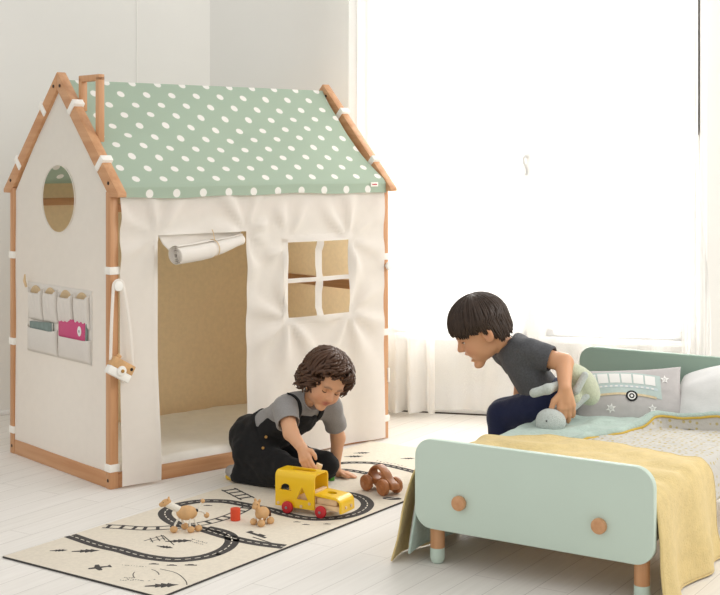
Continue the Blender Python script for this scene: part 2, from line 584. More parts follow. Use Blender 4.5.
        o = bpy.data.objects.new(name, me); COL.objects.link(o)
        o.location = org if not parent else (0, 0, 0)
        if parent: o.parent = parent
        return o
WORLD_S, WIN_P, KEY_P = 0.87, 58, 54
# ================================================================== ROOM
W0 = V((.578, 6.136, 0)); WD = V((.969, -.248, 0)).normalized(); WN = V((.248, .969, 0)).normalized()
WROT = math.atan2(WD.y, WD.x)
def ws(u):
    k = (u - CU) / FPX
    y = W0.dot(WN) / (WN.y + WN.x * k)
    return (V((k * y, y, 0)) - W0).dot(WD)
def wz(u, v):
    k = (u - CU) / FPX
    y = W0.dot(WN) / (WN.y + WN.x * k)
    return CAMZ - (v - HV) / FPX * y
BANG = math.atan2(.840, .543)      # direction of the planks and of the bed

b = MB(); b.lim((-9, -9, -.05), (9, 9, 0), 0)
tag(b.build('floor', M['floor'], loc=(0, 4, 0), rot=(0, 0, BANG)), kind='structure')

HT = 2.6
SC_ = ws(210)                       # room corner
w1a, w1b, w2a, w2b = ws(386), ws(527), ws(546), ws(684)
zb1, zt, zb2 = .37, 2.36, .375
b = MB()
def wbox(x0, x1, z0, z1): b.lim((x0, 0, z0), (x1, .12, z1), 0)
wbox(SC_, w1a, 0, HT); wbox(w1a, w1b, 0, zb1); wbox(w1a, w1b, zt, HT); wbox(w1b, w2a, 0, HT)
wbox(w2a, w2b, 0, zb2); wbox(w2a, w2b, zt, HT); wbox(w2b, 4.5, 0, HT)
tag(b.build('wall_back', M['wall'], loc=W0, rot=(0, 0, WROT)), kind='structure')
cw = W0 + WD * SC_
LD = V((-.94, -.34, 0)).normalized(); LROT = math.atan2(-LD.y, -LD.x)
b = MB(); b.lim((-6, 0, 0), (.04, .12, HT), 0)
tag(b.build('wall_left', M['wall'], loc=cw, rot=(0, 0, LROT)), kind='structure')
# joint strip on the left wall
k = (137 - CU) / FPX
den = LD.x - k * LD.y
tj = (k * cw.y - cw.x) / den
b = MB(); b.lim((-tj - .004, -.003, 0), (-tj + .004, .002, HT), .001)
tag(b.build('trim_1', M['wall'], loc=cw, rot=(0, 0, LROT)), kind='structure')
b = MB(); b.lim((SC_ + .02, -.014, 0), (4.4, 0.002, .135), .004)
tag(b.build('baseboard_back', M['trim'], loc=W0, rot=(0, 0, WROT)), kind='structure')
b = MB(); b.lim((-5.9, -.014, 0), (-.02, .002, .02), .004)
tag(b.build('baseboard_left', M['trim'], loc=cw, rot=(0, 0, LROT)), kind='structure')
b = MB(); b.lim((SC_ + .02, -.018, .0), (4.4, -.012, .006), .001)
tag(b.build('trim_2', M['gap'], loc=W0, rot=(0, 0, WROT)), kind='structure')

def window(name, a, c, z0):
    t = thing(name, None, None, W0, WROT, kind='structure')
    m = MB(); f = .035
    m.lim((a, .02, z0), (a + f, .09, zt), .004); m.lim((c - f, .02, z0), (c, .09, zt), .004)
    m.lim((a, .02, z0), (c, .09, z0 + f), .004); m.lim((a, .02, zt - f), (c, .09, zt), .004)
    m.build('window_frame', M['trim'], t)
    m = MB(); m.lim((a + f - .002, .055, z0 + f - .002), (c - f + .002, .061, zt - f + .002), 0)
    m.build('pane', M['glass'], t)
    m = MB(); m.lim((a - .03, -.03, z0 - .025), (c + .03, .03, z0), .004)
    m.build('window_sill', M['trim'], t)
    return t
win1 = window('window_1', w1a, w1b, zb1)
win2 = window('window_2', w2a, w2b, zb2)
# lever handle on the middle post
hs, hz = ws(525.5), wz(525, 165)
m = MB(); m.box((hs + .018, -.006, hz - .0), (.034, .012, .15), .005); hp = m.build('handle_plate', M['trim'], win1)
m = MB()
pth = catmull([(hs + .012, -.012, hz + .035), (hs + .002, -.035, hz + .04), (hs - .006, -.04, hz + .02), (hs + .008, -.04, hz - .015), (hs + .012, -.04, hz - .035), (hs - .002, -.04, hz - .047)], 6)
m.tube(pth, .0065, 10); m.build('lever', M['metal'], hp)
# right-hand casing and a dark strip painted in for the shadow gap
r1 = ws(697.5)
m = MB(); m.lim((r1 - .004, -.05, wz(697, 135)), (r1 + .005, -.002, HT - .1), .001)
tag(m.build('gap_shade_strip', M['gap'], loc=W0, rot=(0, 0, WROT)), kind='structure')
m = MB(); m.lim((ws(700), -.055, .136), (ws(707), -.001, HT - .1), .004)
tag(m.build('trim_4', M['trim'], loc=W0, rot=(0, 0, WROT)), kind='structure')

# curtains
def curtain(name, u0, u1, y0, amp, per, m, label, lean=0, hem=.012, amp2=0, seed=0, ztop=2.5, gather=None):
    a, c = ws(u0), ws(u1)
    n = int((c - a) / per * 14) + 8
    def fn(s, t):
        z = hem + (ztop - hem) * t
        x = a + (c - a) * s
        if gather: x += gather(s, z)
        ph = x / per * 2 * PI
        y = y0 - amp * (1 + .25 * (1 - t)) * (math.sin(ph + 1.1 * math.sin(ph * .37 + seed)) + .35 * math.sin(2.3 * ph + seed)) + .012 * nz(x, z, seed, 3)
        return V((x + lean * (1 - t) * (s - .5), y, z))
    q = MB(); q.grid(fn, n, 26)
    # hem band
    def fh(s, t):
        p = fn(s, t * .022); p.y -= .0015; return p
    o = q.build(name, m, None, W0, (0, 0, WROT), angle=180, clean=False)
    h = MB(); h.grid(fh, n, 2)
    hh = h.build('hem', m, o, angle=180, clean=False)
    return tag(o, label, 'curtain', 'sheer white curtains')
curtain('sheer_curtain', 356, 441, -.12, .035, .11, M['sheer'], 'white sheer curtain falling in folds beside the playhouse right post', hem=.02, seed=1)
curtain('sheer_curtain', 434, 690, -.07, .012, .23, M['sheer2'], 'wide thin sheer curtain veiling the windows behind the child on the bed', hem=.03, seed=4)
curtain('sheer_curtain', 682, 698, -.13, .016, .045, M['sheer3'], 'gathered narrow sheer curtain hanging at the far edge of the window over bed head', hem=.02, seed=2,
        gather=lambda s, z: .055 * s * sstep(1.25, .45, z))
m = MB(); m.tube([(ws(350), -.1, 2.52), (ws(700), -.1, 2.52)], .012, 12)
tag(m.build('curtain_rail', M['white'], None, W0, (0, 0, WROT)), 'white curtain rail above the windows', 'curtain rail')

# ================================================================== PLAYHOUSE
P0 = F(110.3, 490)
HA = V((.757, .653, 0)).normalized(); HROT = math.atan2(HA.y, HA.x)
HL, HD, PW = 1.349, .80, .034
house = thing('playhouse', 'wooden framed canvas playhouse with a green polka dot roof', 'playhouse', P0, HROT)
EZ = 1.055
def hb(name, lo, hi, m, bev=.003, parent=None):
    q = MB(); q.lim(lo, hi, bev); return q.build(name, m, parent or house)
posts = []
for nm, x, y in (('post', 0, 0), ('post', HL - PW, 0), ('post', 0, HD - PW), ('post', HL - PW, HD - PW)):
    posts.append(hb(nm, (x, y, 0), (x + PW, y + PW, EZ + .02), M['wz']))
BH = .058
beams = [hb('base_beam', (.002, PW, 0), (.03, HD - PW, BH), M['wy']), hb('base_beam', (HL - .03, PW, 0), (HL - .002, HD - PW, BH), M['wy']),
         hb('base_beam', (PW, .004, 0), (HL - PW, .032, BH - .006), M['wx']), hb('base_beam', (PW, HD - .032, 0), (HL - PW, HD - .004, BH - .006), M['wx'])]
hb('top_rail', (PW, .005, 1.0), (HL - PW, .03, 1.03), M['wx']); hb('top_rail', (PW, HD - .03, 1.0), (HL - PW, HD - .005, 1.03), M['wx'])
hb('side_rail', (HL - .03, PW, .62), (HL - .008, HD - PW, .66), M['wy'])
hb('side_rail', (HL - .03, PW, 1.0), (HL - .008, HD - PW, 1.03), M['wy'])
AP, AZ = HD / 2, 1.527
def rz_(y):                         # top line of the front rafter
    return 1.07 + (y + .055) * (AZ - 1.07) / (AP + .055)
hb('ridge_pole', (.03, AP - .012, 1.445), (HL - .03, AP + .012, 1.473), M['wx'])
rafters = []
for x in (0.0, HL - .036):
    for sgn in (1, -1):
        pts = [(-.055, 1.055), (-.055, 1.07), (AP, AZ), (AP, AZ - .068), (.006, 1.055)]
        if sgn < 0: pts = [(HD - p[0], p[1]) for p in pts]
        q = MB(); q.prism(pts, ((x - .002, 0, 0), (0, 1, 0), (0, 0, 1), (1, 0, 0)), .038, .003)
        o = q.build('rafter', M['wy'], house); rafters.append(o)
        for yb in ((.375, .01) if sgn > 0 else (HD - .375, HD - .01)):
            zb = rz_(yb if sgn > 0 else HD - yb) - .03
            q = MB(); xx = x - .0035 if x < .5 else x + .0365
            q.cyl((x - .004, yb, zb), (x + .001, yb, zb), .0065, n=14); q.build('bolt', M['whole'], o)
for y in (.017, HD - .017):
    q = MB(); q.cyl((-.0005, y, .03), (.003, y, .03), .0065, n=14); q.build('bolt', M['whole'], beams[0])
# chimney frame
q = MB()
q.lim((.036, .277, rz_(.277) - .03), (.062, .300, 1.500), .003)
q.lim((.036, .148, rz_(.148) - .045), (.062, .172, 1.500), .003)
q.lim((.036, .148, 1.484), (.062, .300, 1.508), .003)
q.build('chimney_frame', M['wz'], house)

# roof
XR0, XR1 = .037, HL - .037
def roof_edge(x, t):                # side edges pulled in between the ties
    e = .028 * math.sin(PI * t) ** .8
    f = (x - XR0) / (XR1 - XR0)
    return x - e * f ** 6
def roof_pt(s, t, sgn=1):
    x = XR0 + (XR1 - XR0) * s
    if t < .88:
        q = t / .88
        y = AP + (-.012 - AP) * q; z = 1.497 + (1.108 - 1.497) * q
        sag = .012 * math.sin(PI * q) * (1 - .5 * abs(2 * s - 1)) + .006 * nz(s * 6, q * 5, 3) * math.sin(PI * q)
        sag += .005 * math.sin(s * 9 + q * 6) * math.sin(PI * q)
        y += sag * .7; z -= sag * .7
        x = roof_edge(x, q)
    else:
        q = (t - .88) / .12
        y = -.012 - .014 * min(1, q * 4) + .002 * nz(s * 14, q); z = 1.108 - .056 * q + .0025 * math.sin(s * 21 + 1) * q - .003 * q * math.sin(s * 8)
    if sgn < 0: y = HD - y
    return V((x, y, z))
RL = .55
def roof_grid(sgn):
    q = MB(); q.grid(lambda s, t: roof_pt(s, t, sgn), 80, 50); return q
uvf = {}
def roof_uv_for(sgn):
    def uv(co):
        y = co.y if sgn > 0 else HD - co.y
        d = math.hypot(AP + .012, 1.497 - 1.108) * (AP - y) / (AP + .012) if co.z > 1.109 else math.hypot(AP + .012, 1.497 - 1.108) + (1.108 - co.z)
        return (co.x, -d + 2)
    return uv
for sgn in (1, -1):
    o = roof_grid(sgn).build('roof_canvas', M['roof'], house, angle=24, clean=False, uv=roof_uv_for(sgn))
    if sgn > 0: roof_front = o
# sewn tag, red marks on white
q = MB()
def on_flap(x, z, d): return V((x, -.027 - d, z))
q.lim((1.222, -.0318, 1.076), (1.262, -.0278, 1.094), .0005, M['strap'])
tg = q.build('sewn_tag', None, roof_front)
q = MB()
for i, (a, w, h) in enumerate(((0, .004, .005), (.0055, .003, .005), (.0095, .004, .005), (.0145, .003, .006), (.0185, .004, .005), (.0235, .003, .005))):
    q.lim((1.229 + a, -.0326, 1.0825), (1.229 + a + w, -.0316, 1.0825 + h), 0)
q.build('tag_marks', M['red'], tg)

# front canvas with door and window openings
DX0, DX1, DZ = .1945, .596, .911
WX = [(.802, .942), (.976, 1.116)]; WZ = [(.557, .695), (.713, .858)]
def lin_cuts(lo, hi, step, cuts):
    c = sorted(set([lo, hi] + [k for k in cuts if lo < k < hi])); out = []
    for a, d in zip(c, c[1:]):
        n = max(1, int(round((d - a) / step)))
        out += [a + (d - a) * i / n for i in range(n)]
    return out + [hi]
def front_y(x, z):
    r = min(1, max(0, (1.05 - z) / 1.0))
    y = -.004 - .006 * r
    # tension folds fanning from the window corners and from the rail
    for cx, cz, an in ((.80, .86, 2.0), (1.116, .86, 1.1), (.80, .555, 3.9), (1.116, .555, 5.2), (.596, .91, 1.1), (.19, .91, 2.2)):
        dx, dz = x - cx, z - cz; rr = math.hypot(dx, dz)
        th = math.atan2(dz, dx)
        y -= .012 * math.exp(-((rr - .11) / .11) ** 2) * math.sin(7 * th + cx * 9) * sstep(0, .05, rr)
    y -= .009 * nz(x * 5 + z * 1.5, z * 2.2, 1.7) * (.4 + r)
    if x > .62: y -= .014 * r * math.sin(x * 21 + 2.0 * z) * sstep(.62, .75, x) * sstep(.56, .2, z)
    y -= .006 * math.sin(x * 31 + 1.5 * math.sin(x * 9)) * sstep(.80, 1.02, z)
    if x < .2: y -= .006 * math.sin(z * 9) * r + .012 * sstep(.3, 0, z)
    e = min(abs(x - DX0), abs(x - DX1)) if z < DZ + .02 else 1
    return min(y, -.003) if x > .04 else min(y, -.004)
def bottom(x): return .010 if x < DX0 + .001 else .012
def hole(x, z):
    if DX0 < x < DX1 and z < DZ: return True
    return any(a < x < c for a, c in WX) and any(a < z < c for a, c in WZ)
XS = lin_cuts(.035, HL - .034, .014, [DX0, DX1] + [k for w in WX for k in w])
ZS = lin_cuts(.010, 1.07, .016, [DZ] + [k for w in WZ for k in w])
q = MB(); q.xgrid(XS, ZS, lambda x, z: V((x, front_y(x, z) - .003, z)), None, hole)
front = q.build('front_canvas', M['canvas'], house, angle=180, clean=False)
# sewn bands round the openings
def band(pts, w, name='sewn_border', y=.0012, parent=None):
    q = MB()
    for (x0, z0), (x1, z1) in zip(pts, pts[1:]):
        n = max(2, int(math.hypot(x1 - x0, z1 - z0) / .014))
        horiz = abs(x1 - x0) > abs(z1 - z0)
        def fn(s, t):
            x = x0 + (x1 - x0) * s + (0 if horiz else (t - .5) * w); z = z0 + (z1 - z0) * s + ((t - .5) * w if horiz else 0)
            return V((x, front_y(x, z) - .003 - y, z))
        q.grid(fn, n, 2)
    return q.build(name, M['canvas'], parent or front, angle=180, clean=False)
ww = .03
xa, xb, za, zb = WX[0][0] - ww / 2, WX[1][1] + ww / 2, WZ[0][0] - ww / 2, WZ[1][1] + ww / 2
band([(xa - ww / 2, zb), (xb + ww / 2, zb)], ww); band([(xa - ww / 2, za), (xb + ww / 2, za)], ww); band([(xa, za), (xa, zb)], ww); band([(xb, za), (xb, zb)], ww)
band([(.959, WZ[0][0]), (.959, WZ[1][1])], .034, 'window_bar', .0016); band([(WX[0][0], .704), (WX[1][1], .704)], .018, 'window_bar', .0022)
band([(DX0 - .01, .012), (DX0 - .01, DZ)], .02); band([(DX1 + .01, .012), (DX1 + .01, DZ)], .02)
# rolled door flap
q = MB()
ra, rb_ = V((.228, -.075, .838)), V((.578, -.002, .880))
ax = (rb_ - ra).normalized(); e1 = ax.orthogonal().normalized(); e2 = ax.cross(e1)
def roll(s, t):
    th = t * 2 * PI * 4.2
    r = .008 + .029 * t
    r *= (1 - .40 * sstep(.45, 1, s)) * (1 + .05 * nz(s * 9, t * 3)) * (1 - .13 * math.exp(-((s - .55) / .04) ** 2))
    p = ra.lerp(rb_, s) + V((0, 0, -.008 * math.sin(PI * s)))
    return p + (e1 * math.cos(th) + e2 * math.sin(th)) * r
q.grid(roll, 44, 100)
flap = q.build('rolled_door_flap', M['canvas'], house, angle=180, clean=False, solid=.0018)
q = MB()
def hang(s, t):
    x = DX0 + .004 + (DX1 - DX0 - .008) * s
    p0 = V((x, .002, DZ + .005)); p1 = ra.lerp(rb_, s) + V((0, .02 - .012 * s, .004))
    p = p0.lerp(p1, t); p.y += .012 * math.sin(PI * t) + .006 * nz(s * 5, t * 3); return p
q.grid(hang, 40, 10)
q.build('flap_cloth', M['canvas'], flap, angle=180, clean=False, solid=.0015)
q = MB()
cen = ra.lerp(rb_, .56) + V((0, 0, -.008))
q.tube([cen + (e1 * math.cos(a) + e2 * math.sin(a)) * .0335 for a in [i * 2 * PI / 24 for i in range(25)]], .0018, 6)
q.tube([cen + V((0, -.01, .03)), cen + V((-.004, -.006, .06)), cen + V((-.006, -.0, .072))], .0018, 6)
q.build('cord', M['linen_shade_tan'], flap)
# gable canvas with round opening
def gable_outline(n):
    pts = [(PW - .002, .052), (HD - PW + .002, .052), (HD - PW + .002, 1.06), (AP, AZ - .062 + .012), (PW - .002, 1.06)]
    return pts
CY, CZ, CR = .405, 1.04, .129
def gable_x(x, y, z, sd, dr=1):
    return x - sd * (.005 * nz(y * 4, z * 3, x + 2) * sstep(0, .1, dr) + .004 * (1 - z))
def gable(x, hole_, name, m, front_side):
    pts = gable_outline(0)
    angs = sorted([i * 2 * PI / 96 for i in range(96)] + [math.atan2(p[1] - CZ, p[0] - CY) % (2 * PI) for p in pts])
    def ray(a):
        d = (math.cos(a), math.sin(a)); best = 9
        for i in range(5):
            p, r = pts[i], pts[(i + 1) % 5]
            ex, ez = r[0] - p[0], r[1] - p[1]; den = d[0] * ez - d[1] * ex
            if abs(den) < 1e-9: continue
            t = ((p[0] - CY) * ez - (p[1] - CZ) * ex) / den
            w = ((p[0] - CY) * d[1] - (p[1] - CZ) * d[0]) / den
            if t > 0 and -1e-6 <= w <= 1 + 1e-6: best = min(best, t)
        return best
    q = MB(); n = len(angs); R = 26; vs = []
    for j in range(R + 1):
        for a in angs:
            r0 = CR if hole_ else .0005; r = r0 + (ray(a) - r0) * (j / R)
            y, z = CY + math.cos(a) * r, CZ + math.sin(a) * r
            vs.append(V((gable_x(x, y, z, front_side, r - r0), y, z)))
    fs = [(j * n + i, j * n + (i + 1) % n, (j + 1) * n + (i + 1) % n, (j + 1) * n + i) for j in range(R) for i in range(n)]
    q.add(vs, fs)
    return q.build(name, m, house, angle=180, clean=False)
gc = gable(.010, True, 'gable_canvas', M['canvas'], 1)
q = MB()
q.tube([(.0055, CY + math.cos(a) * (CR + .003), CZ + math.sin(a) * (CR + .001)) for a in [i * 2 * PI / 60 for i in range(61)]], .0018, 6, cap=False)
q.build('opening_binding', M['canvas'], gc)
gable(HL - .004, False, 'gable_panel_shade_tan', M['linen_shade_tan'], -1)  # far gable cloth, tinted tan for the shade inside
q = MB(); q.grid(lambda s, t: V((.034 + (HL - .068) * s, HD - .005 + .003 * nz(s * 8, t * 6), .03 + 1.06 * t)), 40, 30)
q.build('back_panel_shade_tan', M['linen_shade_tan'], house, angle=180, clean=False)  # back wall cloth, interior shade put into its tan colour
# straps
def strap(lo, hi, p): 
    q = MB(); q.lim(lo, hi, .002); return q.build('strap', M['strap'], p)
e = .004
for po, x, y, zs in ((posts[0], 0, 0, (.775, .062)), (posts[2], 0, HD - PW, (.79, .44, .082)), (posts[1], HL - PW, 0, (.762, .44, .072))):
    for z in zs: strap((x - e, y - e, z), (x + PW + e, y + PW + e, z + .028), po)
sl = math.atan2(AZ - 1.07, AP + .055)
for o, sgn in ((rafters[0], 1), (rafters[1], -1), (rafters[2], 1), (rafters[3], -1)):
    x = 0 if o in rafters[:2] else HL - .036
    for yb in (.075, .285):
        y = yb if sgn > 0 else HD - yb
        q = MB(); q.box((x + .017, y, rz_(yb) - .024), (.046, .026, .062), .003, Matrix.Rotation(sl * sgn, 3, 'X')); q.build('strap', M['strap'], o)
# mattress pad inside
q = MB()
def padf(s, t):
    x = .04 + (HL - .08) * s; y = .036 + (HD - .075) * t
    ed = min(min(s, 1 - s) * (HL - .08), min(t, 1 - t) * (HD - .075))
    return V((x, y, .03 + .045 * min(1, (ed / .025)) ** .5 + .006 * nz(x * 6, y * 6) + .004 * nz(x * 16, y * 14)))
q.grid(padf, 70, 44)
q.lim((.04, .036, .004), (HL - .04, HD - .04, .03), .002)
pad = q.build('floor_pad', M['mat'], None, P0, (0, 0, HROT), angle=180)
tag(pad, 'cream padded mat lying on the floor inside the playhouse', 'mat')
# knobs
for (x, z, po) in ((.020, .735, posts[0]), (HL - .012, .737, posts[1])):
    q = MB(); q.cyl((x, .004, z), (x, -.014, z), .008, n=16); q.cyl((x, -.012, z), (x, -.028, z), .0185, n=28, bev=.004)
    q.build('knob', M['white'], po)
q = MB(); q.lim((HL - .006, -.006, .24), (HL + .003, .004, .30), .001); q.build('side_tab', M['strap'], posts[1])
# pocket organiser on the gable
q = MB(); q.grid(lambda s, t: V((gable_x(.010, .145 + .51 * s, .43 + .275 * t, 1) - .0012, .145 + .51 * s, .43 + .275 * t)), 30, 20)
org = q.build('pocket_panel', M['canvas'], gc, angle=180, clean=False, solid=.002)
def pocket(y0, y1, z0, z1, gape, dip, m=M['canvas'], name='pocket', gat=0):
    q = MB()
    def fn(s, t):
        y = y0 + (y1 - y0) * s; z = z0 + (z1 - z0) * t
        bul = min(1, 7 * min(s, 1 - s)) ** .6
        off = .001 + gape * bul * t ** .4 + .003 * bul * math.sin(PI * t) + gat * .004 * math.sin(s * 26) * t
        return V((gable_x(.010, y, z, 1) - .003 - off, y + gat * .012 * (s - .5) * -t, z - dip * bul * t))
    q.grid(fn, 18, 12)
    return q.build(name, m, org, angle=180, clean=False, solid=.0018)
pocket(.150, .395, .435, .523, .016, .005); pocket(.405, .650, .435, .535, .016, .008)
ys = (.155, .278, .400, .522, .645)
for i in range(4):
    pk = pocket(ys[i] + .002, ys[i + 1] - .002, .560, .690 - .006 * (i % 2), .014, .018, gat=1)
    q = MB(); q.grid(lambda s, t: V((gable_x(.010, ys[i], .66, 1) - .004, ys[i] + .012 + (.098) * s, .655 + .04 * t * math.sin(PI * s) ** .5)), 10, 4)
    q.build('pocket_shade_tan', M['linen_shade_tan'], pk, angle=180, clean=False, solid=.001)  # tan slip coloured as the shade inside the pocket mouth
q = MB(); q.tube([(-.012, .632, .685), (-.018, .636, .71), (-.014, .64, .735)], [.005, .006, .003], 8); q.build('hanging_loop', M['linen_shade_tan'], org)
# books in the lower pockets
def hl(p): return house.matrix_basis @ V(p)
Th = Matrix.Translation(P0) @ Matrix.Rotation(HROT, 4, 'Z')
def book(y0, y1, z0, z1, tilt, m, label, x=-.0005, th=.006):
    o = thing('book', label, 'book', Th @ V((x, (y0 + y1) / 2, z0)), HROT, 'books in the pockets')
    R = Matrix.Rotation(tilt, 3, 'X'); w, h = y1 - y0, z1 - z0
    q = MB()
    for dx in (-th / 2, th / 2): q.box(R @ V((0, 0, h / 2)) + V((dx, 0, 0)), (.0016, w, h), .0006, R)
    q.box(R @ V((0, w / 2, h / 2)), (th, .0016, h), .0005, R)
    q.build('cover', m, o)
    q = MB(); q.box(R @ V((0, -.001, h / 2)), (th - .0016, w - .004, h - .004), .0004, R); q.build('pages', M['pages'], o)
    return o, R, w, h
pb, R, w, h = book(.180, .384, .468, .588, .03, M['pink'], 'pink book with white oval badge standing in the canvas pocket')
q = MB(); q.ell(V((-.0040, 0, 0)) + R @ V((0, -.06, h - .036)), (.0012, .015, .019), nu=20, nv=10); lb = q.build('badge', M['cotton'], pb)
q = MB(); q.ell(V((-.0050, 0, 0)) + R @ V((0, -.06, h - .036)), (.0012, .004, .006), nu=14, nv=8); q.build('badge_mark', M['bookgrey'], lb)
q = MB(); q.box(R @ V((.001, -.107, h / 2)), (.007, .006, h), .001, R); q.build('fore_edge', M['bookgrey'], pb)
book(.430, .614, .465, .556, -.055, M['bookgrey'], 'thin grey book lying low in the other canvas pocket')

# toy camera hanging on the post knob
ctr = Th @ V((.020, -.030, .737))
cp = Th @ V((.022, -.030, .436))
camt = thing('toy_camera', 'wooden toy camera hanging by cream strap from the post knob', 'toy camera', cp, HROT)
R = Matrix.Rotation(.52, 3, 'Y')
q = MB(); q.box(R @ V((0, 0, .015)), (.100, .028, .036), .004, R); q.build('wooden_top', M['palewood'] if 0 else M['wball'], camt)
q = MB(); q.box(R @ V((0, 0, -.017)), (.100, .028, .030), .004, R); q.build('white_base', M['white'], camt)
q = MB(); q.cyl(R @ V((0, -.012, -.004)), R @ V((0, -.022, -.004)), .018, n=28, bev=.003); lens = q.build('lens', M['white'], camt)
q = MB(); q.cyl(R @ V((0, -.021, -.004)), R @ V((0, -.026, -.004)), .0065, n=20, bev=.001); q.build('lens_stud', M['gold'], lens)
q = MB(); q.cyl(R @ V((-.028, 0, .032)), R @ V((-.028, 0, .044)), .010, n=20, bev=.002); q.build('shutter_button', M['wball'], camt)
q = MB(); q.cyl(R @ V((.036, -.0135, .017)), R @ V((.036, -.0155, .017)), .006, n=18); q.build('viewfinder', M['black'], camt)
q = MB()
li = lambda p: (Matrix.Rotation(-HROT, 4, 'Z') @ (Th @ V(p) - cp))
top = [li((.020 + .0205 * math.cos(a), -.0225, .735 + .0205 * math.sin(a))) for a in [PI * i / 10 for i in range(11)]]
pr = R @ V((.052, 0, .018)); pl_ = R @ V((-.052, 0, .014))
path = catmull([pr, pr.lerp(top[0], .5) + V((.006, -.004, 0)), top[0]], 8)[:-1] + top + catmull([top[-1], pl_.lerp(top[-1], .5) + V((-.004, -.004, 0)), pl_], 8)[1:]
q.tube(path, .0065, 8, flat=.28, up=(0, 1, 0)); q.build('strap', M['canvas'], camt)

# ================================================================== RUG
RA = V((-1.068, 3.947, 0)); RD = V((.57, .822, 0)).normalized(); RP = V((.822, -.57, 0)).normalized()
RW, RLn, RT = .64, 1.95, .006
RROT = math.atan2(RP.y, RP.x)
Tr = Matrix.Translation(RA) @ Matrix.Rotation(RROT, 4, 'Z')
Tri = Tr.inverted()
q = MB(); q.lim((0, 0, .0), (RW, RLn, RT), .002, M['rug'])
zt_ = RT + .0004
def rp(u, v):
    p = Tri @ F(u, v, RT); return V((p.x, p.y, zt_))
def clipped(p): return .004 < p.x < RW - .004 and .004 < p.y < RLn - .004
def strip(pts, w, m, dz=0, dash=None):
    d = 0; vs = []
    L = []
    for i, p in enumerate(pts):
        t = (pts[min(i + 1, len(pts) - 1)] - pts[max(i - 1, 0)]); t.z = 0
        if t.length < 1e-9: t = V((1, 0, 0))
        t.normalize(); n = V((-t.y, t.x, 0))
        L.append((p + n * w / 2 + V((0, 0, dz)), p - n * w / 2 + V((0, 0, dz))))
    for i in range(len(pts) - 1):
        l = (pts[i + 1] - pts[i]).length
        mid = d + l / 2; d += l
        if dash and (mid % (dash[0] + dash[1])) > dash[0]: continue
        if not (clipped(pts[i]) and clipped(pts[i + 1])): continue
        q.add([L[i][0], L[i][1], L[i + 1][1], L[i + 1][0]], [(0, 1, 2, 3)], m)
def road(px, w=.046, n=16):
    c = catmull([rp(*p) for p in px], n)
    # resample evenly
    strip(c, w, M['ink'])
    r = [c[0]]
    for p in c[1:]:
        while (p - r[-1]).length > .006: r.append(r[-1] + (p - r[-1]).normalized() * .006)
    strip(r, .004, M['inkw'], .0003, (.017, .013))
def rail(px, w=.036):
    c = catmull([rp(*p) for p in px], 10); o1, o2 = [], []; d = 0; nxt = .012
    for i, p in enumerate(c):
        t = (c[min(i + 1, len(c) - 1)] - c[max(i - 1, 0)]).normalized(); n = V((-t.y, t.x, 0))
        o1.append(p + n * w / 2); o2.append(p - n * w / 2)
        if i: d += (p - c[i - 1]).length
        if d >= nxt: strip([p + n * w * .6, p - n * w * .6], .012, M['ink'], .0001); nxt += .042
    strip(o1, .007, M['ink']); strip(o2, .007, M['ink'])
road([(70, 535.5), (98, 545), (120, 550), (139.4, 555.4), (159, 558.6), (178, 559.8), (198, 558), (213, 554.5), (226, 548.6), (231.8, 541.8), (230, 536), (221, 531.5), (206, 528)])
road([(286, 547), (262, 544), (240.5, 540), (221, 535), (203.6, 529.5), (190, 526.5), (178, 524.5), (167.5, 518.5), (165, 512.6), (171.5, 507.3), (184, 503.6), (201.6, 501.2), (221.8, 501.2), (233.6, 502.6), (243.7, 504.5), (257, 507), (270.6, 509.8), (286, 514.4), (306.7, 518.3), (327.5, 518.6), (348, 516), (362, 511), (367.5, 504.6), (363, 498.5), (352.5, 494.6), (340, 493), (325, 492)])
road([(330, 465), (344, 463), (358, 462.6), (373, 463.2), (390, 466), (411, 471), (425, 475)], .034)
road([(325, 470), (342, 469.8), (357, 471.5), (372, 475), (384, 481)], .034)
rail([(104, 526.3), (120, 527), (145, 528.5), (170, 527.5), (190, 525.5), (203, 523.5), (216, 520.5), (231, 515.5), (242, 510.5), (248.7, 506.5)])
rail([(228, 489), (237, 493.5), (248, 499)], .05)
def blob(u, v, pts, s=1.0, rot=0):
    c = rp(u, v)
    vs = []
    for x, y in pts:
        X, Y = x * math.cos(rot) - y * math.sin(rot), x * math.sin(rot) + y * math.cos(rot)
        p = V((c.x + X * s, c.y + Y * s, zt_))
        if not clipped(p): return
        vs.append(p)
    q.add(vs, [tuple(range(len(vs)))], M['ink'])
TREE = [(-.05, -.004), (-.02, -.008), (-.02, -.018), (-.004, -.010), (-.002, -.022), (.014, -.011), (.018, -.02), (.03, -.009), (.05, 0), (.03, .009), (.018, .02), (.014, .011), (-.002, .022), (-.004, .010), (-.02, .018), (-.02, .008), (-.05, .004)]
for u, v, s in ((59, 550.5, .55), (86, 551, .85), (162, 585.5, .95), (179, 541, .85), (362, 453, .7), (354, 456.5, .8), (408, 458.5, .6), (256, 524, .3)):
    blob(u, v, TREE, s, .75)
# aeroplane
blob(99, 567.5, [(-.05, -.008), (-.02, -.012), (-.01, -.045), (.008, -.045), (.008, -.012), (.04, -.006), (.05, -.018), (.058, -.018), (.056, .018), (.05, .018), (.04, .006), (.008, .012), (.008, .045), (-.01, .045), (-.02, .012), (-.05, .008)], .62, 1.0)
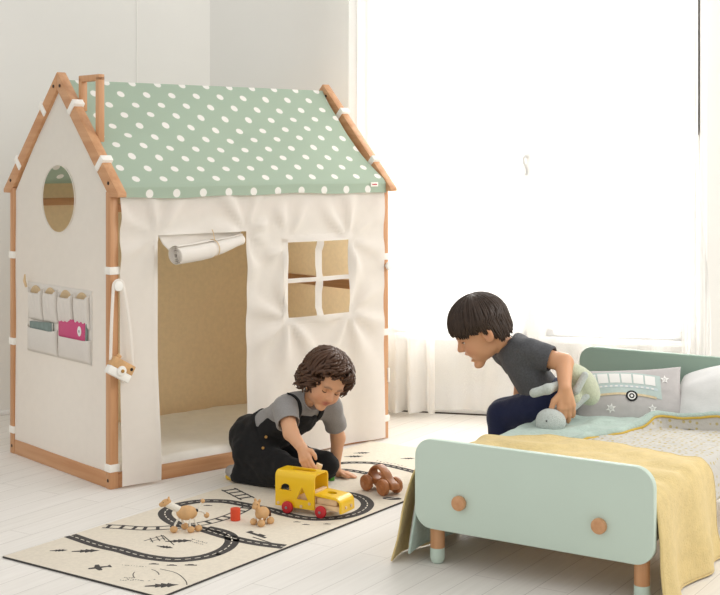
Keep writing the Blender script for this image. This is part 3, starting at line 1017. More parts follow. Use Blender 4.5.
# little cars, trucks and dashes
CAR = [(-.03, -.009), (.03, -.009), (.03, .004), (.014, .004), (.008, .012), (-.014, .012), (-.018, .004), (-.03, .004)]
for u, v, s in ((154, 564, .5), (172, 565.2, .5), (191, 565, .6), (297, 522, .4), (306, 524.5, .4), (327, 524, .4), (345, 522, .4), (208, 505.5, .5)): blob(u, v, CAR, s, .55)
ta = rp(272, 541) - rp(246, 532.5); ta = math.atan2(ta.y, ta.x)
blob(257, 534.5, [(-.045, -.010), (.05, -.010), (.05, .000), (.03, .002), (.03, .012), (.0, .012), (0, .004), (-.03, .004), (-.03, .012), (-.045, .012)], 1.0, ta)
blob(262, 540, [(-.05, -.004), (.05, -.004), (.05, .003), (-.05, .003)], .9, ta)
q_oval = [(.034 * math.cos(a), .018 * math.sin(a)) for a in [i * 2 * PI / 24 for i in range(24)]]
blob(392, 498.5, q_oval, 1.0, .4)
strip([rp(386, 499), rp(398, 497.5)], .008, M['inkw'], .0003, None)
blob(396, 488, [(.02 * math.cos(a), .012 * math.sin(a)) for a in [i * 2 * PI / 18 for i in range(18)]], 1.0, .4)
# bridge sketch
for a, c in (((144, 541), (163, 535.5)), ((163, 535.5), (172, 543)), ((150, 541.5), (166, 538)), ((150, 538), (153, 542.5)), ((156, 536.5), (160, 541)), ((161, 535), (165, 540.5)), ((166, 538), (174, 545))):
    strip([rp(*a), rp(*c)], .0035, M['ink'])
blob(165, 547, TREE, .6, .2)
# dotted flight path and scribbles
loop = [rp(122 + i * .9, 565 + (i / 36) * 2.5) for i in range(28)] + [rp(146 + 13 * math.cos(a), 575 + 6 * math.sin(a)) for a in [-1.3 + i * .16 for i in range(32)]]
strip(loop, .0028, M['ink'], 0, (.004, .005))
strip(catmull([rp(160, 569), rp(176, 573), (rp(185, 580)), rp(187, 585)], 10), .0028, M['ink'])
random.seed(5)
def scribble(u, v, n, du, dv=0):
    for i in range(n):
        x = u + i * du / n; strip([rp(x, v + i * dv / n + random.uniform(-.5, .5)), rp(x + du / n * .6, v + i * dv / n + random.uniform(-.5, .5))], .0035, M['ink'])
scribble(120, 580, 8, 20); scribble(124, 578, 5, 12); scribble(192, 539.5, 8, 16, 4); scribble(190, 541.8, 7, 14, 3); scribble(376, 461, 9, 32, 6)
scribble(204, 554.8 - .6, 1, 3); blob(216.5, 554.2, [(.014 * math.cos(a), .009 * math.sin(a)) for a in [i * 2 * PI / 14 for i in range(14)]], 1.0, .4)
# dark bound edge
for a, c in (((.0, 0), (RW, 0)), ((RW, 0), (RW, RLn))):
    p0, p1 = V((a[0], a[1], RT / 2)), V((c[0], c[1], RT / 2))
    q.tube([p0, p1], .0028, 6, M['ink'])
rug = q.build('play_rug', None, None, RA, (0, 0, RROT), angle=30, clean=False)
tag(rug, 'cream play rug printed with charcoal roads and railway tracks', 'rug')
# ================================================================== BED
L0 = V((.2336, 3.90, 0)); BX = V((.840, -.543, 0)).normalized(); BY = V((.543, .840, 0)).normalized()
BROT = math.atan2(BX.y, BX.x)
Tb = Matrix.Translation(L0) @ Matrix.Rotation(BROT, 4, 'Z'); Tbi = Tb.inverted()
BC, BL, MT = .31, 1.158, .285
bed = thing('bed', 'low child bed with mint footboard and shade-darkened mint headboard', 'bed', L0, BROT)
def rrect(x0, x1, z0, z1, r, n=10):
    pts = []
    for cx, cz, a0 in ((x1 - r, z1 - r, 0), (x0 + r, z1 - r, PI / 2), (x0 + r, z0 + r, PI), (x1 - r, z0 + r, 1.5 * PI)):
        for i in range(n + 1):
            a = a0 + PI / 2 * i / n; pts.append((cx + r * math.cos(a), cz + r * math.sin(a)))
    return pts
q = MB(); q.prism(rrect(-.0575, .678, .110, .373, .055), ((0, -.045, 0), (1, 0, 0), (0, 0, 1), (0, 1, 0)), .025, .004)
foot = q.build('footboard', M['mint'], bed)
q = MB(); q.prism(rrect(-.0575, .678, .110, .498, .055), ((0, BL, 0), (1, 0, 0), (0, 0, 1), (0, 1, 0)), .025, .004)
q.build('headboard', M['mint_shaded'], bed)  # its shade is carried by the darker paint colour
for x in (.095, .526):
    q = MB(); q.cyl((x, -.044, .201), (x, -.062, .201), .0215, n=36, bev=.004); q.build('wooden_knob', M['wy'], foot)
for x in (-.005, .628):
    for y in (.0, BL - .022):
        q = MB(); q.cyl((x, y, .046), (x, y, .27), .0215, n=32, bev=.001); lg = q.build('leg', M['wz'], bed)
        q = MB(); q.tube([(x, y, 0), (x, y, .002), (x, y, .008), (x, y, .018), (x, y, .046)], [.012, .016, .0195, .0218, .0218], 32); q.build('leg_tip', M['mint'], lg)
for x0, x1 in ((-.034, -.016), (.637, .655)):
    q = MB(); q.lim((x0, -.019, .165), (x1, BL - .002, .235), .003); q.build('side_rail', M['white'], bed)
q = MB(); q.lim((-.015, -.015, .18), (.636, BL - .005, .197), .002); q.build('slat_base', M['palewood'], bed)
q = MB()
q.box((BC, BL / 2 - .001, (.2 + MT) / 2), (.655, BL - .03, MT - .2), .03, None, None, 5)
mt_ = q.build('mattress', M['cotton'], None, L0, (0, 0, BROT), angle=180)
tag(mt_, 'white mattress lying on the child bed under the quilt', 'mattress')

def prof(tab, s):
    # tab: list of (x,z) polyline, arclength param s in 0..1
    ds = [0]
    for a, c in zip(tab, tab[1:]): ds.append(ds[-1] + math.hypot(c[0] - a[0], c[1] - a[1]))
    L = s * ds[-1]
    for i in range(len(tab) - 1):
        if L <= ds[i + 1] + 1e-9:
            f = (L - ds[i]) / max(1e-9, ds[i + 1] - ds[i]); return tab[i][0] + (tab[i + 1][0] - tab[i][0]) * f, tab[i][1] + (tab[i + 1][1] - tab[i][1]) * f
    return tab[-1]
def smoothtab(t, n=6):
    return [(p.x, p.z) for p in catmull([V((a, 0, z)) for a, z in t], n)]
# ---- quilt: cream printed face
QT = MT + .006
Lq = smoothtab([(-.084, .035), (-.074, .13), (-.058, .235), (-.03, QT - .003), (.0, QT), (.2, QT + .002), (.42, QT + .002), (.62, QT), (.650, QT - .012), (.660, .25), (.664, .20), (.666, .17)])
def quilt(s, t):
    x, z = prof(Lq, s); y = -.006 + 1.0 * t
    top = sstep(-.04, .02, x) * sstep(.67, .6, x)
    z += top * (.006 * abs(nz(x * 9, y * 9, 2)) + .004 * nz(x * 25, y * 25, 4))
    side = 1 - top
    x += side * (.012 * math.sin(y * 16) * (QT - z) / .25) * (1 if x > .3 else -.5)
    return V((x, y - (.03 * (QT - z) / .25 if t < .05 and x < 0 else 0), z))
q = MB(); q.grid(quilt, 90, 90)
quilt_o = q.build('quilt', M['print'], None, L0, (0, 0, BROT), angle=180, clean=False, solid=.003)
tag(quilt_o, 'cream printed quilt with mint reverse spread over the mattress', 'quilt')
# mint reverse hanging at the foot corner
Lm = smoothtab([(-.070, .032), (-.058, .13), (-.046, .235), (-.030, QT - .006)])
def minth(s, t):
    x, z = prof(Lm, s); y = -.018 + .40 * t; dn = (QT - z) / .25
    return V((x - .010 * math.sin(y * 20) * dn - .004, y - .035 * dn * (1 - t), z))
q = MB(); q.grid(minth, 30, 40); mh = q.build('mint_reverse', M['mint_cloth'], quilt_o, angle=180, clean=False, solid=.004)
q = MB(); q.tube([minth(i / 30, 0) for i in range(31)], .0035, 8); q.tube([minth(0, i / 40) for i in range(41)], .0035, 8); q.build('quilt_edge', M['mint_cloth'], mh)
# folded back mint band with mustard piping
BXT = [(.38, .12), (.45, .17), (.50, .222), (.60, .262), (.70, .305), (.78, .335), (.83, .345), (.855, .37), (.875, .43), (.895, .52), (.915, .60), (.935, .645)]
def fold(s, t):
    y = .38 + .56 * t; b_ = lerp_tab(BXT, y) + .008 * math.sin(y * 40)
    x = -.045 + (b_ + .045) * s
    up = sstep(.42, .56, y)
    z = QT + .010 + .004 * up
    z += up * (.012 * math.exp(-((1 - s) / .10) ** 2) + .010 * math.exp(-((s - .62 - .2 * nz(y * 4, 1)) / .09) ** 2) * sstep(.5, .6, y) * sstep(.85, .72, y) + .010 * nz(x * 7, y * 9, 6) + .005 * nz(x * 22, y * 16, 2))
    z += .030 * math.exp(-((y - .85) / .05) ** 2) * math.exp(-((1 - s) / .12) ** 2) + .030 * sstep(.38, .56, x) * sstep(.84, .89, y)
    if x < -.01: z -= .9 * (-.01 - x) ** 1.0
    z -= (.016 * sstep(.97, 1.0, s))
    return V((x, y, z))
q = MB(); q.grid(fold, 70, 90); fo = q.build('folded_mint_band', M['mint_cloth'], quilt_o, angle=180, clean=False, solid=.005)
q = MB(); q.tube([fold(1, i / 90) + V((.002, -.001, -.001)) for i in range(91)], .0042, 8); q.build('piping', M['pipe'], fo)
def foldin(s, t):
    p = fold(1, t); return V((p.x + .012 * s, p.y - .005 * s, p.z - (p.z - QT - .004) * s))
q = MB(); q.grid(foldin, 4, 90); q.build('fold_lining', M['print'], fo, angle=180, clean=False)
# ---- yellow blanket
YT = QT + .013
Ly = smoothtab([(-.125, .006), (-.112, .06), (-.097, .15), (-.078, .24), (-.055, YT - .014), (-.02, YT), (.1, YT + .002), (.3, YT + .004), (.5, YT + .003), (.62, YT + .002), (.652, YT - .005), (.674, .265), (.684, .17), (.692, .07), (.700, .008)])
YB = [(-.13, .36), (-.05, .37), (.0, .385), (.19, .475), (.36, .465), (.5, .45), (.62, .435), (.665, .44), (.70, .50)]
def blanket(s, t):
    x, z = prof(Ly, s)
    dn = max(0, (YT - z) / .29)
    y0 = -.016 - (.055 * dn if x < 0 else .02 * dn)
    yb = lerp_tab(YB, x)
    y = y0 + (yb - y0) * t
    top = 1 - min(1, dn * 6)
    z += top * (.006 * nz(x * 5, y * 14, 3) + .004 * math.sin(y * 38 + 5 * nz(x * 4, y * 3)) * sstep(.0, .1, y) + .004 * nz(x * 18, y * 18) + .002)
    out = (.016 * math.sin(y * 22 + 1) + .012 * nz(y * 9, z * 8, 5)) * min(1, dn * 1.3)
    x += out if x > .3 else -out
    if dn > .9: z = max(z, .005)
    return V((x, y, z))
q = MB(); q.grid(blanket, 150, 56)
yb_o = q.build('blanket', M['yellow_cloth'], None, L0, (0, 0, BROT), angle=180, clean=False, solid=.0035)
tag(yb_o, 'yellow gauze blanket draped across the foot of the bed', 'blanket')
q = MB()
q.tube([blanket(i / 150, 0) for i in range(151)], .003, 6); q.tube([blanket(i / 150, 1) for i in range(151)], .003, 6)
q.tube([blanket(0, i / 40) for i in range(41)], .003, 6); q.tube([blanket(1, i / 40) for i in range(41)], .003, 6)
q.build('bound_edge', M['yellow_cloth'], yb_o)
q = MB(); q.lim((.672, -.035, .19), (.676, -.018, .225), .001); q.build('white_bracket', M['white'], bed)

# ---- pillows
class Pillow:
    def __init__(s, c, e1, e2, w, h, T, pinch=.07, lump=0.0, seed=0):
        s.c, s.w, s.h, s.T, s.pinch, s.lump, s.seed = V(c), w, h, T, pinch, lump, seed
        s.e1 = V(e1).normalized(); s.e2 = V(e2); s.e2 = (s.e2 - s.e1 * s.e2.dot(s.e1)).normalized(); s.n = s.e1.cross(s.e2)
    def pt(s, u, v, side=1, d=0):
        x = u * s.w / 2 * (1 - s.pinch * (1 - v * v)); y = v * s.h / 2 * (1 - s.pinch * 1.3 * (1 - u * u))
        th = s.T * max(0, (1 - u * u) * (1 - v * v)) ** .42
        th *= 1 + .12 * nz(u * 1.7, v * 1.7, s.seed) + s.lump * nz(u * 4, v * 4, s.seed + 3)
        return s.c + s.e1 * x + s.e2 * y + s.n * (th + d) * side
    def mesh(s, q, m):
        for sd in (1, -1): q.grid(lambda a, b: s.pt(2 * a - 1, 2 * b - 1, sd), 48, 40, m)
def pillow_obj(p, m, label):
    o = Tb @ p.c; c0 = p.c.copy()
    base = V((c0.x, c0.y, c0.z - p.h * .45))
    q = MB(); p.mesh(q, m); q.v = [v - base for v in q.v]
    b_ = q.build('pillow', None, None, Tb @ base, (0, 0, BROT), angle=180)
    me = b_.data; bb = bmesh.new(); bb.from_mesh(me); bmesh.ops.remove_doubles(bb, verts=list(bb.verts), dist=.0004); bmesh.ops.recalc_face_normals(bb, faces=list(bb.faces)); bb.to_mesh(me); bb.free(); me.shade_smooth()
    tag(b_, label, 'pillow')
    return b_, base
gp = Pillow((.212, .955, .362), (.88, .46, .05), (-.23, .44, .87), .39, .215, .042, .06, .05, 2)
po, pb_ = pillow_obj(gp, M['grey_cloth'], 'grey pillow with printed bus and stars leaning on the headboard')
def patch(name, u0, u1, v0, v1, m, d=.0015, nu=10, nv=6, skew=0, par=None, curve=0):
    q = MB(); q.grid(lambda a, b: gp.pt(u0 + (u1 - u0) * a + skew * b, v0 + (v1 - v0) * b - curve * (u0 + (u1 - u0) * a + .3) ** 2, 1, d) - pb_, nu, nv)
    return q.build(name, m, po, angle=180, clean=False)
M['pmint'] = mat('pale_mint_print', '#bccac5', .9, .05, 80); M['pbeige'] = mat('beige_trim', '#dcc9a6', .95, .1, 80, .5, 200); M['pwhite'] = mat('white_print', '#eceae6', .9); M['pblue'] = mat('pale_blue_print', '#c3d0d2', .9)
patch('bus_print', -.88, .62, .02, .86, M['pmint'], .0010, 24, 10, .0, None, .28)
q = MB()
for i in range(6):
    u0 = -.74 + i * .215
    q.grid(lambda a, b: gp.pt(u0 + .185 * a, .44 + .36 * b - .28 * (u0 + .185 * a + .3) ** 2, 1, .0018) - pb_, 5, 5)
q.build('window_print', M['pwhite'], po, angle=180, clean=False)
patch('stripe_print', -.85, .56, .27, .36, M['pblue'], .0017, 20, 2, 0, None, .28)
q = MB()
for i in range(14):
    u0 = -.8 + i * .095
    q.grid(lambda a, b: gp.pt(u0 + .05 * a, .29 + .05 * b - .28 * (u0 + .05 * a + .3) ** 2, 1, .0021) - pb_, 2, 2)
q.build('dot_print', M['pwhite'], po, angle=180, clean=False)
patch('trim_print', -.85, .52, -.02, .06, M['pbeige'], .0022, 20, 2, 0, None, .28)
def disc(name, u, v, r, m, d, r0=0):
    q = MB(); q.grid(lambda a, b: gp.pt(u + (r0 + (r - r0) * b) * math.cos(2 * PI * a) / gp.w * 2, v + (r0 + (r - r0) * b) * math.sin(2 * PI * a) / gp.h * 2, 1, d) - pb_, 28, 4)
    return q.build(name, m, po, angle=180, clean=False)
disc('wheel_print', .06, -.08, .0215, M['black'], .0026); disc('wheel_ring', .06, -.08, .0145, M['pwhite'], .0030, .010); disc('wheel_hub', .06, -.08, .005, M['pwhite'], .0030)
def star(u, v, r, n=5, rot=.3):
    q = MB()
    pts = []
    for i in range(2 * n):
        rr = r if i % 2 == 0 else r * .48; a = rot + PI * i / n
        pts.append((u + rr * math.cos(a) / gp.w * 2, v + rr * math.sin(a) / gp.h * 2))
    c = (u, v); vs = [gp.pt(*c, 1, .0022) - pb_]; fs = []
    for k in (.35, .7, 1): vs += [gp.pt(c[0] + (p[0] - c[0]) * k, c[1] + (p[1] - c[1]) * k, 1, .0022) - pb_ for p in pts]
    N2 = 2 * n
    for i in range(N2):
        j = (i + 1) % N2; fs.append((0, 1 + i, 1 + j))
        for k in range(2): fs.append((1 + k * N2 + i, 1 + k * N2 + j, 1 + (k + 1) * N2 + j, 1 + (k + 1) * N2 + i))
    q.add(vs, fs); q.build('star_print', M['pwhite'], po, angle=180, clean=False)
star(.70, .50, .017); star(-.34, -.48, .019, 6); star(.42, -.52, .016); star(-.8, -.1, .014)
wp = Pillow((.575, 1.045, .372), (1, -.02, .24), (-.1, .66, .72), .42, .28, .072, -.08, .06, 7)
pillow_obj(wp, M['cotton'], 'plain white pillow beside the printed grey one')

# ================================================================== TOYS
RZ = RT                                   # rug top
# ---- toy bus
bn = F(288, 513, RZ); bf = F(321, 518, RZ); bd = (bf - bn).normalized(); bside = V((-bd.y, bd.x, 0))
borg = bn + bside * .050
bus = thing('toy_bus', 'yellow wooden toy bus with red wheels on the play rug', 'toy bus', borg, math.atan2(bd.y, bd.x))
W_, H_, T_ = .047, .138, .006
def upath(w, top, bot, r, n=8):
    p = [(-w, bot)]
    p += [(-w + r - r * math.cos(a), top - r + r * math.sin(a)) for a in [PI / 2 * i / n for i in range(n + 1)]]
    p += [(w - r + r * math.sin(a), top - r + r * math.cos(a)) for a in [PI / 2 * i / n for i in range(n + 1)]]
    return p + [(w, bot)]
outer = upath(W_, H_, .020, .020); inner = upath(W_ - T_, H_ - T_, .020, .014)
q = MB(); q.prism(outer + inner[::-1], ((-.052, 0, 0), (0, 1, 0), (0, 0, 1), (1, 0, 0)), .152, 0)
shell = q.build('body_shell', M['yel'], bus)
def cutter(pts, o, e1, e2, n, d):
    q = MB(); q.prism(pts, (o, e1, e2, n), d, 0); c = q.build('cutter', None, bus, smooth=False); return c
cs = []
half = [(-.011 + .022 * math.cos(a), .075 + .022 * math.sin(a)) for a in [PI * i / 16 for i in range(17)]]
cs.append(cutter(half, (0, -.08, 0), (1, 0, 0), (0, 0, 1), (0, 1, 0), .16))
cs.append(cutter([(.030, .049), (.076, .049), (.053, .092)], (0, -.08, 0), (1, 0, 0), (0, 0, 1), (0, 1, 0), .06))
st = [(.062 + .016 * math.cos(a), .016 * math.sin(a)) for a in [-PI / 2 + PI * i / 10 for i in range(11)]] + [(-.004 + .016 * math.cos(a), .016 * math.sin(a)) for a in [PI / 2 + PI * i / 10 for i in range(11)]]
cs.append(cutter(st, (0, .004, .12), (1, 0, 0), (0, 1, 0), (0, 0, 1), .04))
apply_cut(shell, cs)
q = MB(); q.lim((-.048, -.040, .024), (.192, .040, .040), .003); ch = q.build('chassis', M['palewood'], bus)
q = MB(); q.lim((.086, -.039, .041), (.100, .039, .082), .002); q.build('dash_block', M['palewood'], bus)
q = MB(); q.lim((.03, -.030, .041), (.062, .030, .060), .003); q.build('inside_block', M['palewood'], bus)
hp = [(.101, .076), (.155, .072)] + [(.176 + .026 * math.sin(a), .046 + .0245 * math.cos(a)) for a in [PI / 2 * i / 8 for i in range(9)]] + [(.203, .020)]
hin = [(x - (.007 if i > 3 else .002), z - (.007 if i < 9 else 0)) for i, (x, z) in enumerate(hp)]
hin = [(.101, .068), (.153, .064)] + [(.176 + .018 * math.sin(a), .046 + .0165 * math.cos(a)) for a in [PI / 2 * i / 8 for i in range(9)]] + [(.194, .020)]
q = MB(); q.prism(hp + hin[::-1], ((0, -.044, 0), (1, 0, 0), (0, 0, 1), (0, 1, 0)), .088, 0)
hood = q.build('hood', M['yel'], bus)
cs = [cutter([(.140 + .017 * math.cos(a), .004 + .015 * math.sin(a)) for a in [2 * PI * i / 24 for i in range(24)]], (0, 0, .06), (1, 0, 0), (0, 1, 0), (0, 0, 1), .06)]
apply_cut(hood, cs)
for y in (-.036, .024):
    q = MB(); q.lim((.104, y, .041), (.180, y + .012, .062), .003); q.build('hood_side', M['palewood'], bus)
q = MB(); q.cyl((.2025, -.018, .036), (.207, -.018, .036), .005, n=16); q.build('peg', M['palewood'], hood)
q = MB(); q.cyl((.2025, .018, .036), (.207, .018, .036), .005, n=16); q.build('peg', M['palewood'], hood)
for x, z in ((-.040, .030), (.050, .028), (.082, .040)):
    q = MB(); q.cyl((x, -.0465, z), (x, -.0495, z), .005, n=16); q.build('peg', M['palewood'], shell)
for x in (0, .129):
    for sg in (-1, 1):
        q = MB(); q.cyl((x, sg * .0475, .0205), (x, sg * .0605, .0205), .0205, n=36, bev=.0035)
        q.cyl((x, sg * .0605, .0205), (x, sg * .0612, .0205), .013, n=24)
        wh = q.build('wheel', M['red'], bus)
        q = MB(); q.cyl((x, sg * .0612, .0205), (x, sg * .0645, .0205), .0045, n=14, bev=.001); q.build('axle_pin', M['metal'], wh)

# ---- wooden push car
ca = F(364, 490.5, RZ); cb_ = F(383, 496.5, RZ); cd = (cb_ - ca).normalized(); cs_ = V((-cd.y, cd.x, 0))
corg = ca.lerp(cb_, .5) + cs_ * .036
car = thing('wooden_car', 'brown wooden push car with chunky round wheels on the rug', 'toy car', corg, math.atan2(cd.y, cd.x))
top = catmull([V((-.072, 0, .028)), V((-.062, 0, .052)), V((-.040, 0, .083)), V((-.008, 0, .096)), V((.028, 0, .080)), V((.052, 0, .056)), V((.078, 0, .042)), V((.084, 0, .026))], 6)
bot = catmull([V((.076, 0, .020)), V((.040, 0, .022)), V((.0, 0, .030)), V((-.040, 0, .022)), V((-.066, 0, .020))], 6)
pts = [(p.x, p.z) for p in top + bot]
q = MB(); q.prism(pts, ((0, -.018, 0), (1, 0, 0), (0, 0, 1), (0, 1, 0)), .036, .006)
body = q.build('body', M['wdark'], car)
q = MB(); q.prism([(-.010 + .032 * math.cos(a), .066 + .0200 * math.sin(a)) for a in [2 * PI * i / 28 for i in range(28)]], ((0, -.06, 0), (1, 0, 0), (0, 0, 1), (0, 1, 0)), .12, 0)
apply_cut(body, [q.build('cutter', None, car, smooth=False)])
for x in (-.046, .046):
    for sg in (-1, 1):
        q = MB(); q.cyl((x, sg * .0185, .029), (x, sg * .042, .029), .029, n=40, bev=.008)
        wh = q.build('wheel', M['wdark'], car)
        q = MB(); q.cyl((x, sg * .042, .029), (x, sg * .0435, .029), .009, n=20, bev=.0005); q.build('hub', M['wdark'], wh)

# ---- animals of wood and cord
def animal(label, loc, rz, body, bz, head, hr, feet, tails, ears, neckr, brown_tail=False, name='toy_animal'):
    t = thing(name, label, 'toy animal', loc, rz, None)
    q = MB(); q.ell((0, 0, bz), body, nu=28, nv=16); bo = q.build('body', M['wball'], t, angle=180)
    hx, hz = head
    q = MB()
    na = V((body[0] * .72, 0, bz + body[2] * .45)); nb = V((hx - .004, 0, hz - .004))
    for i in range(7):
        p = na.lerp(nb, i / 6); q.ell(p, (neckr * .9, neckr * (1.05 - .03 * i), neckr), nu=16, nv=8)
    q.build('neck_cord', M['rope'] if not brown_tail else M['wball'], t, angle=180)
    q = MB(); q.ell((hx, 0, hz), hr, Matrix.Rotation(.35, 3, 'Y'), nu=20, nv=12)
    q.ell((hx + hr[0] * .75, 0, hz - hr[2] * .45), (hr[0] * .55, hr[1] * .75, hr[2] * .65), nu=16, nv=10)
    hd = q.build('head', M['wball'], t, angle=180)
    for sg in (-1, 1):
        q = MB(); q.ell((hx - hr[0] * .45, sg * hr[1] * .75, hz + hr[2] * .95), (.0035, ears, .0065), Matrix.Rotation(-.5 * sg, 3, 'X'), nu=12, nv=8); q.build('ear', M['wball'], hd, angle=180)
        q = MB(); q.ell((hx + hr[0] * .45, sg * hr[1] * .82, hz + hr[2] * .2), .0016, nu=8, nv=6); q.build('eye', M['black'], hd)
    for (ax_, ay, fx, fy, fz, fr) in feet:
        a = V((ax_, ay, bz - body[2] * .6)); c = V((fx, fy, fz))
        q = MB(); mid = a.lerp(c, .5) + V((.003, 0, 0)); q.tube(catmull([a, mid, c], 6), .0034, 8); lg = q.build('leg', M['rope'], t)
        q = MB(); q.ell(c, (fr * 1.15, fr, fr), nu=18, nv=12); q.build('foot', M['wball'], lg, angle=180)
    for (tx, ty, tz, tr) in tails:
        a = V((-body[0] * .8, 0, bz + body[2] * .35)); c = V((tx, ty, tz))
        q = MB(); q.tube(catmull([a, a.lerp(c, .5) + V((-.004, 0, .004)), c], 6), .0034 if not brown_tail else .005, 8); tl = q.build('tail', M['rope'] if not brown_tail else M['brownfelt'], t)
        if tr:
            q = MB(); q.ell(c, tr, nu=16, nv=10); q.build('tail_bead', M['wball'], tl, angle=180)
    q = MB(); q.ell((-body[0] * .88, 0, bz + body[2] * .3), .0065, nu=14, nv=8); q.build('joint', M['black'], bo, angle=180)
    return t
g = F(186, 533, RZ)
animal('wooden horse with white cord legs and raised tail on the rug', V((g.x, g.y + .02, RZ)), PI + .06, (.034, .023, .0230), .059, (.066, .092), (.0175, .0115, .012),
       [(.024, .012, .040, .016, .011, .011), (.018, -.012, .008, -.022, .0105, .0105), (-.012, .012, -.014, .018, .0105, .0105), (-.024, .004, -.037, .004, .0105, .0105)],
       [(-.050, -.006, .094, .007), (-.062, -.016, .046, .009)], .0035, .0115)
g = F(262, 525, RZ)
animal('small wooden calf with dark brown tail beside the red block', V((g.x, g.y + .01, RZ)), PI + .95, (.027, .021, .021), .036, (.030, .070), (.0125, .0115, .0125),
       [(.014, .012, .024, .016, .0105, .012), (.014, -.012, .022, -.018, .0105, .011), (-.014, .012, -.020, .018, .0105, .012), (-.012, -.012, -.022, -.016, .0105, .011)],
       [(-.034, .004, .020, 0)], .0055, .0095, True)
g = F(235, 521.5, RZ)
q = MB(); q.cyl((0, 0, 0), (0, 0, .040), .0165, n=36, bev=.002)
tag(q.build('toy_block', M['redblock'], None, (g.x, g.y + .015, RZ)), 'red round wooden block standing between the two wooden animals', 'toy block')
g = F(331, 481, RZ)
q = MB(); q.cyl((0, 0, 0), (0, 0, .036), .013, n=36, bev=.002)
tag(q.build('toy_block', M['green'], None, (g.x, g.y + .01, RZ)), 'green wooden block standing behind the toy bus by the child hand', 'toy block')
# ================================================================== CHILDREN
def npv(v): return np.array(v, float)
def frame(f, l):
    f = V(f).normalized(); l = V(l); l = (l - f * l.dot(f)).normalized(); u = f.cross(l)
    return Matrix((f, l, u)).transposed()
class Head:
    def __init__(s, c, R, sc): s.c, s.R, s.s = V(c), R, sc
    def w(s, x, y, z): return s.c + s.R @ V((x, y, z)) * s.s
    def loc(s, p): return ((p - npv(s.c)) @ np.array(s.R)) / s.s
def add_head(S, H, mouth=0.0, cheeks=1.0):
    R = np.array(H.R); k = H.s
    E = lambda c, r, kk=.012, mode='add', rot=None: S.ell(H.w(*c), npv(r) * k, R if rot is None else R @ np.array(rot), kk * k, mode)
    E((-.012, 0, .030), (.090, .074, .080))
    E((.026, 0, -.020), (.050, .056, .062), .02)
    E((.022, 0, -.048), (.045, .045, .036), .02)
    for sg in (-1, 1):
        E((.044, sg * .030, -.032), (.026 * cheeks, .024 * cheeks, .025), .018)
        E((.070, sg * .024, .018), (.012, .020, .006), .014)
    E((.056, 0, -.080 - mouth * .5), (.018, .020, .013), .016)
    S.cap(H.w(.072, 0, .006), H.w(.088, 0, -.020), .0065 * k, .0095 * k, .010 * k)
    for sg in (-1, 1):
        E((.081, sg * .0095, -.024), (.008, .0065, .0065), .006)
        E((.0745, sg * .026, .001), (.011, .0165, .0095), .010, 'sub')
    if mouth:
        E((.071, 0, -.0415), (.0115, .021, .0055), .006); E((.064, 0, -.060 - mouth * .45), (.0115, .018, .0055), .006)
        E((.080, 0, -.049 - mouth * .25), (.024, .019, .004 + mouth * .33), .005, 'sub')
    else:
        E((.0725, 0, -.0445), (.009, .0185, .0048), .006); E((.0705, 0, -.0535), (.009, .015, .0052), .006)
        E((.082, 0, -.0488), (.010, .021, .0013), .003, 'sub')
    for sg in (-1, 1):
        rot = Matrix.Rotation(sg * -.35, 3, 'Z')
        E((-.014, sg * .077, -.006), (.018, .0075, .028), .006, 'add', rot)
        E((-.010, sg * .084, -.004), (.010, .006, .017), .004, 'sub', rot)
def tone_fn(H, base, lip, hands=None):
    b = npv(lin(base)); L = npv(lin(lip)); br = npv(lin('#4a3327')); bl = npv(lin('#b8735a'))
    def f(p):
        q = H.loc(p); out = np.repeat(b[None], len(p), 0)
        def blend(c, wgt):
            nonlocal out
            wgt = np.clip(wgt, 0, 1)[:, None]; out = out * (1 - wgt) + c[None] * wgt
        g = lambda c, r: np.exp(-(((q - npv(c)) / npv(r)) ** 2).sum(1))
        for sg in (-1, 1):
            blend(bl, .45 * g((.062, sg * .036, -.032), (.03, .020, .020)))
            blend(bl, .30 * g((-.014, sg * .080, -.006), (.02, .02, .03)))
        blend(bl, .25 * g((.090, 0, -.022), (.015, .012, .012)))
        blend(L, 1.1 * g((.080, 0, -.0445), (.016, .019, .0055)) + 1.1 * g((.078, 0, -.055 ), (.018, .016, .0065)))
        for sg in (-1, 1):
            yy = q[:, 1] * sg
            arc = .0215 - 18 * (yy - .027) ** 2
            wg = np.exp(-((q[:, 2] - arc) / .0038) ** 2) * ((yy > .011) & (yy < .044)) * (q[:, 0] > .045)
            blend(br, .62 * wg)
        out[:, 3] = 1
        return out
    return f
def eyes(H, par, org, tilt, z0, iris_dir):
    R3 = H.R
    for sg in (-1, 1):
        c = H.w(.0575, sg * .0265, .001) - V(org); r = .0120 * H.s
        q = MB(); q.ell(c, r, R3, nu=20, nv=14, m=M['eyew'])
        e = q.build('eye', None, par, angle=180)
        d = (R3 @ V(iris_dir)).normalized()
        q = MB()
        M3 = d.to_track_quat('Z', 'Y').to_matrix()
        q.ell(c, r * 1.02, M3, nu=18, nv=6, m=M['iris'], z0=.84, z1=1.0); q.build('iris', None, e, angle=180)
        q = MB()
        LR = R3 @ Matrix.Rotation(tilt, 3, 'Y')
        q.ell(c, r * 1.10, LR, nu=26, nv=8, z0=z0, z1=1.0); lid = q.build('eyelid', M['lidskin'], par, angle=180, clean=False)
        q = MB(); rr = math.sqrt(1 - z0 * z0) * r * 1.11
        pth = [c + LR @ V((rr * math.cos(a), rr * math.sin(a), z0 * r * 1.11)) for a in [-1.25 + 2.5 * i / 14 for i in range(15)]]
        q.tube(pth, [.0006 + .0015 * math.sin(PI * i / 14) for i in range(15)], 6); q.build('lashes', M['lash'], lid)
M['lidskin'] = mat('lid_skin', '#cf9b76', .5)

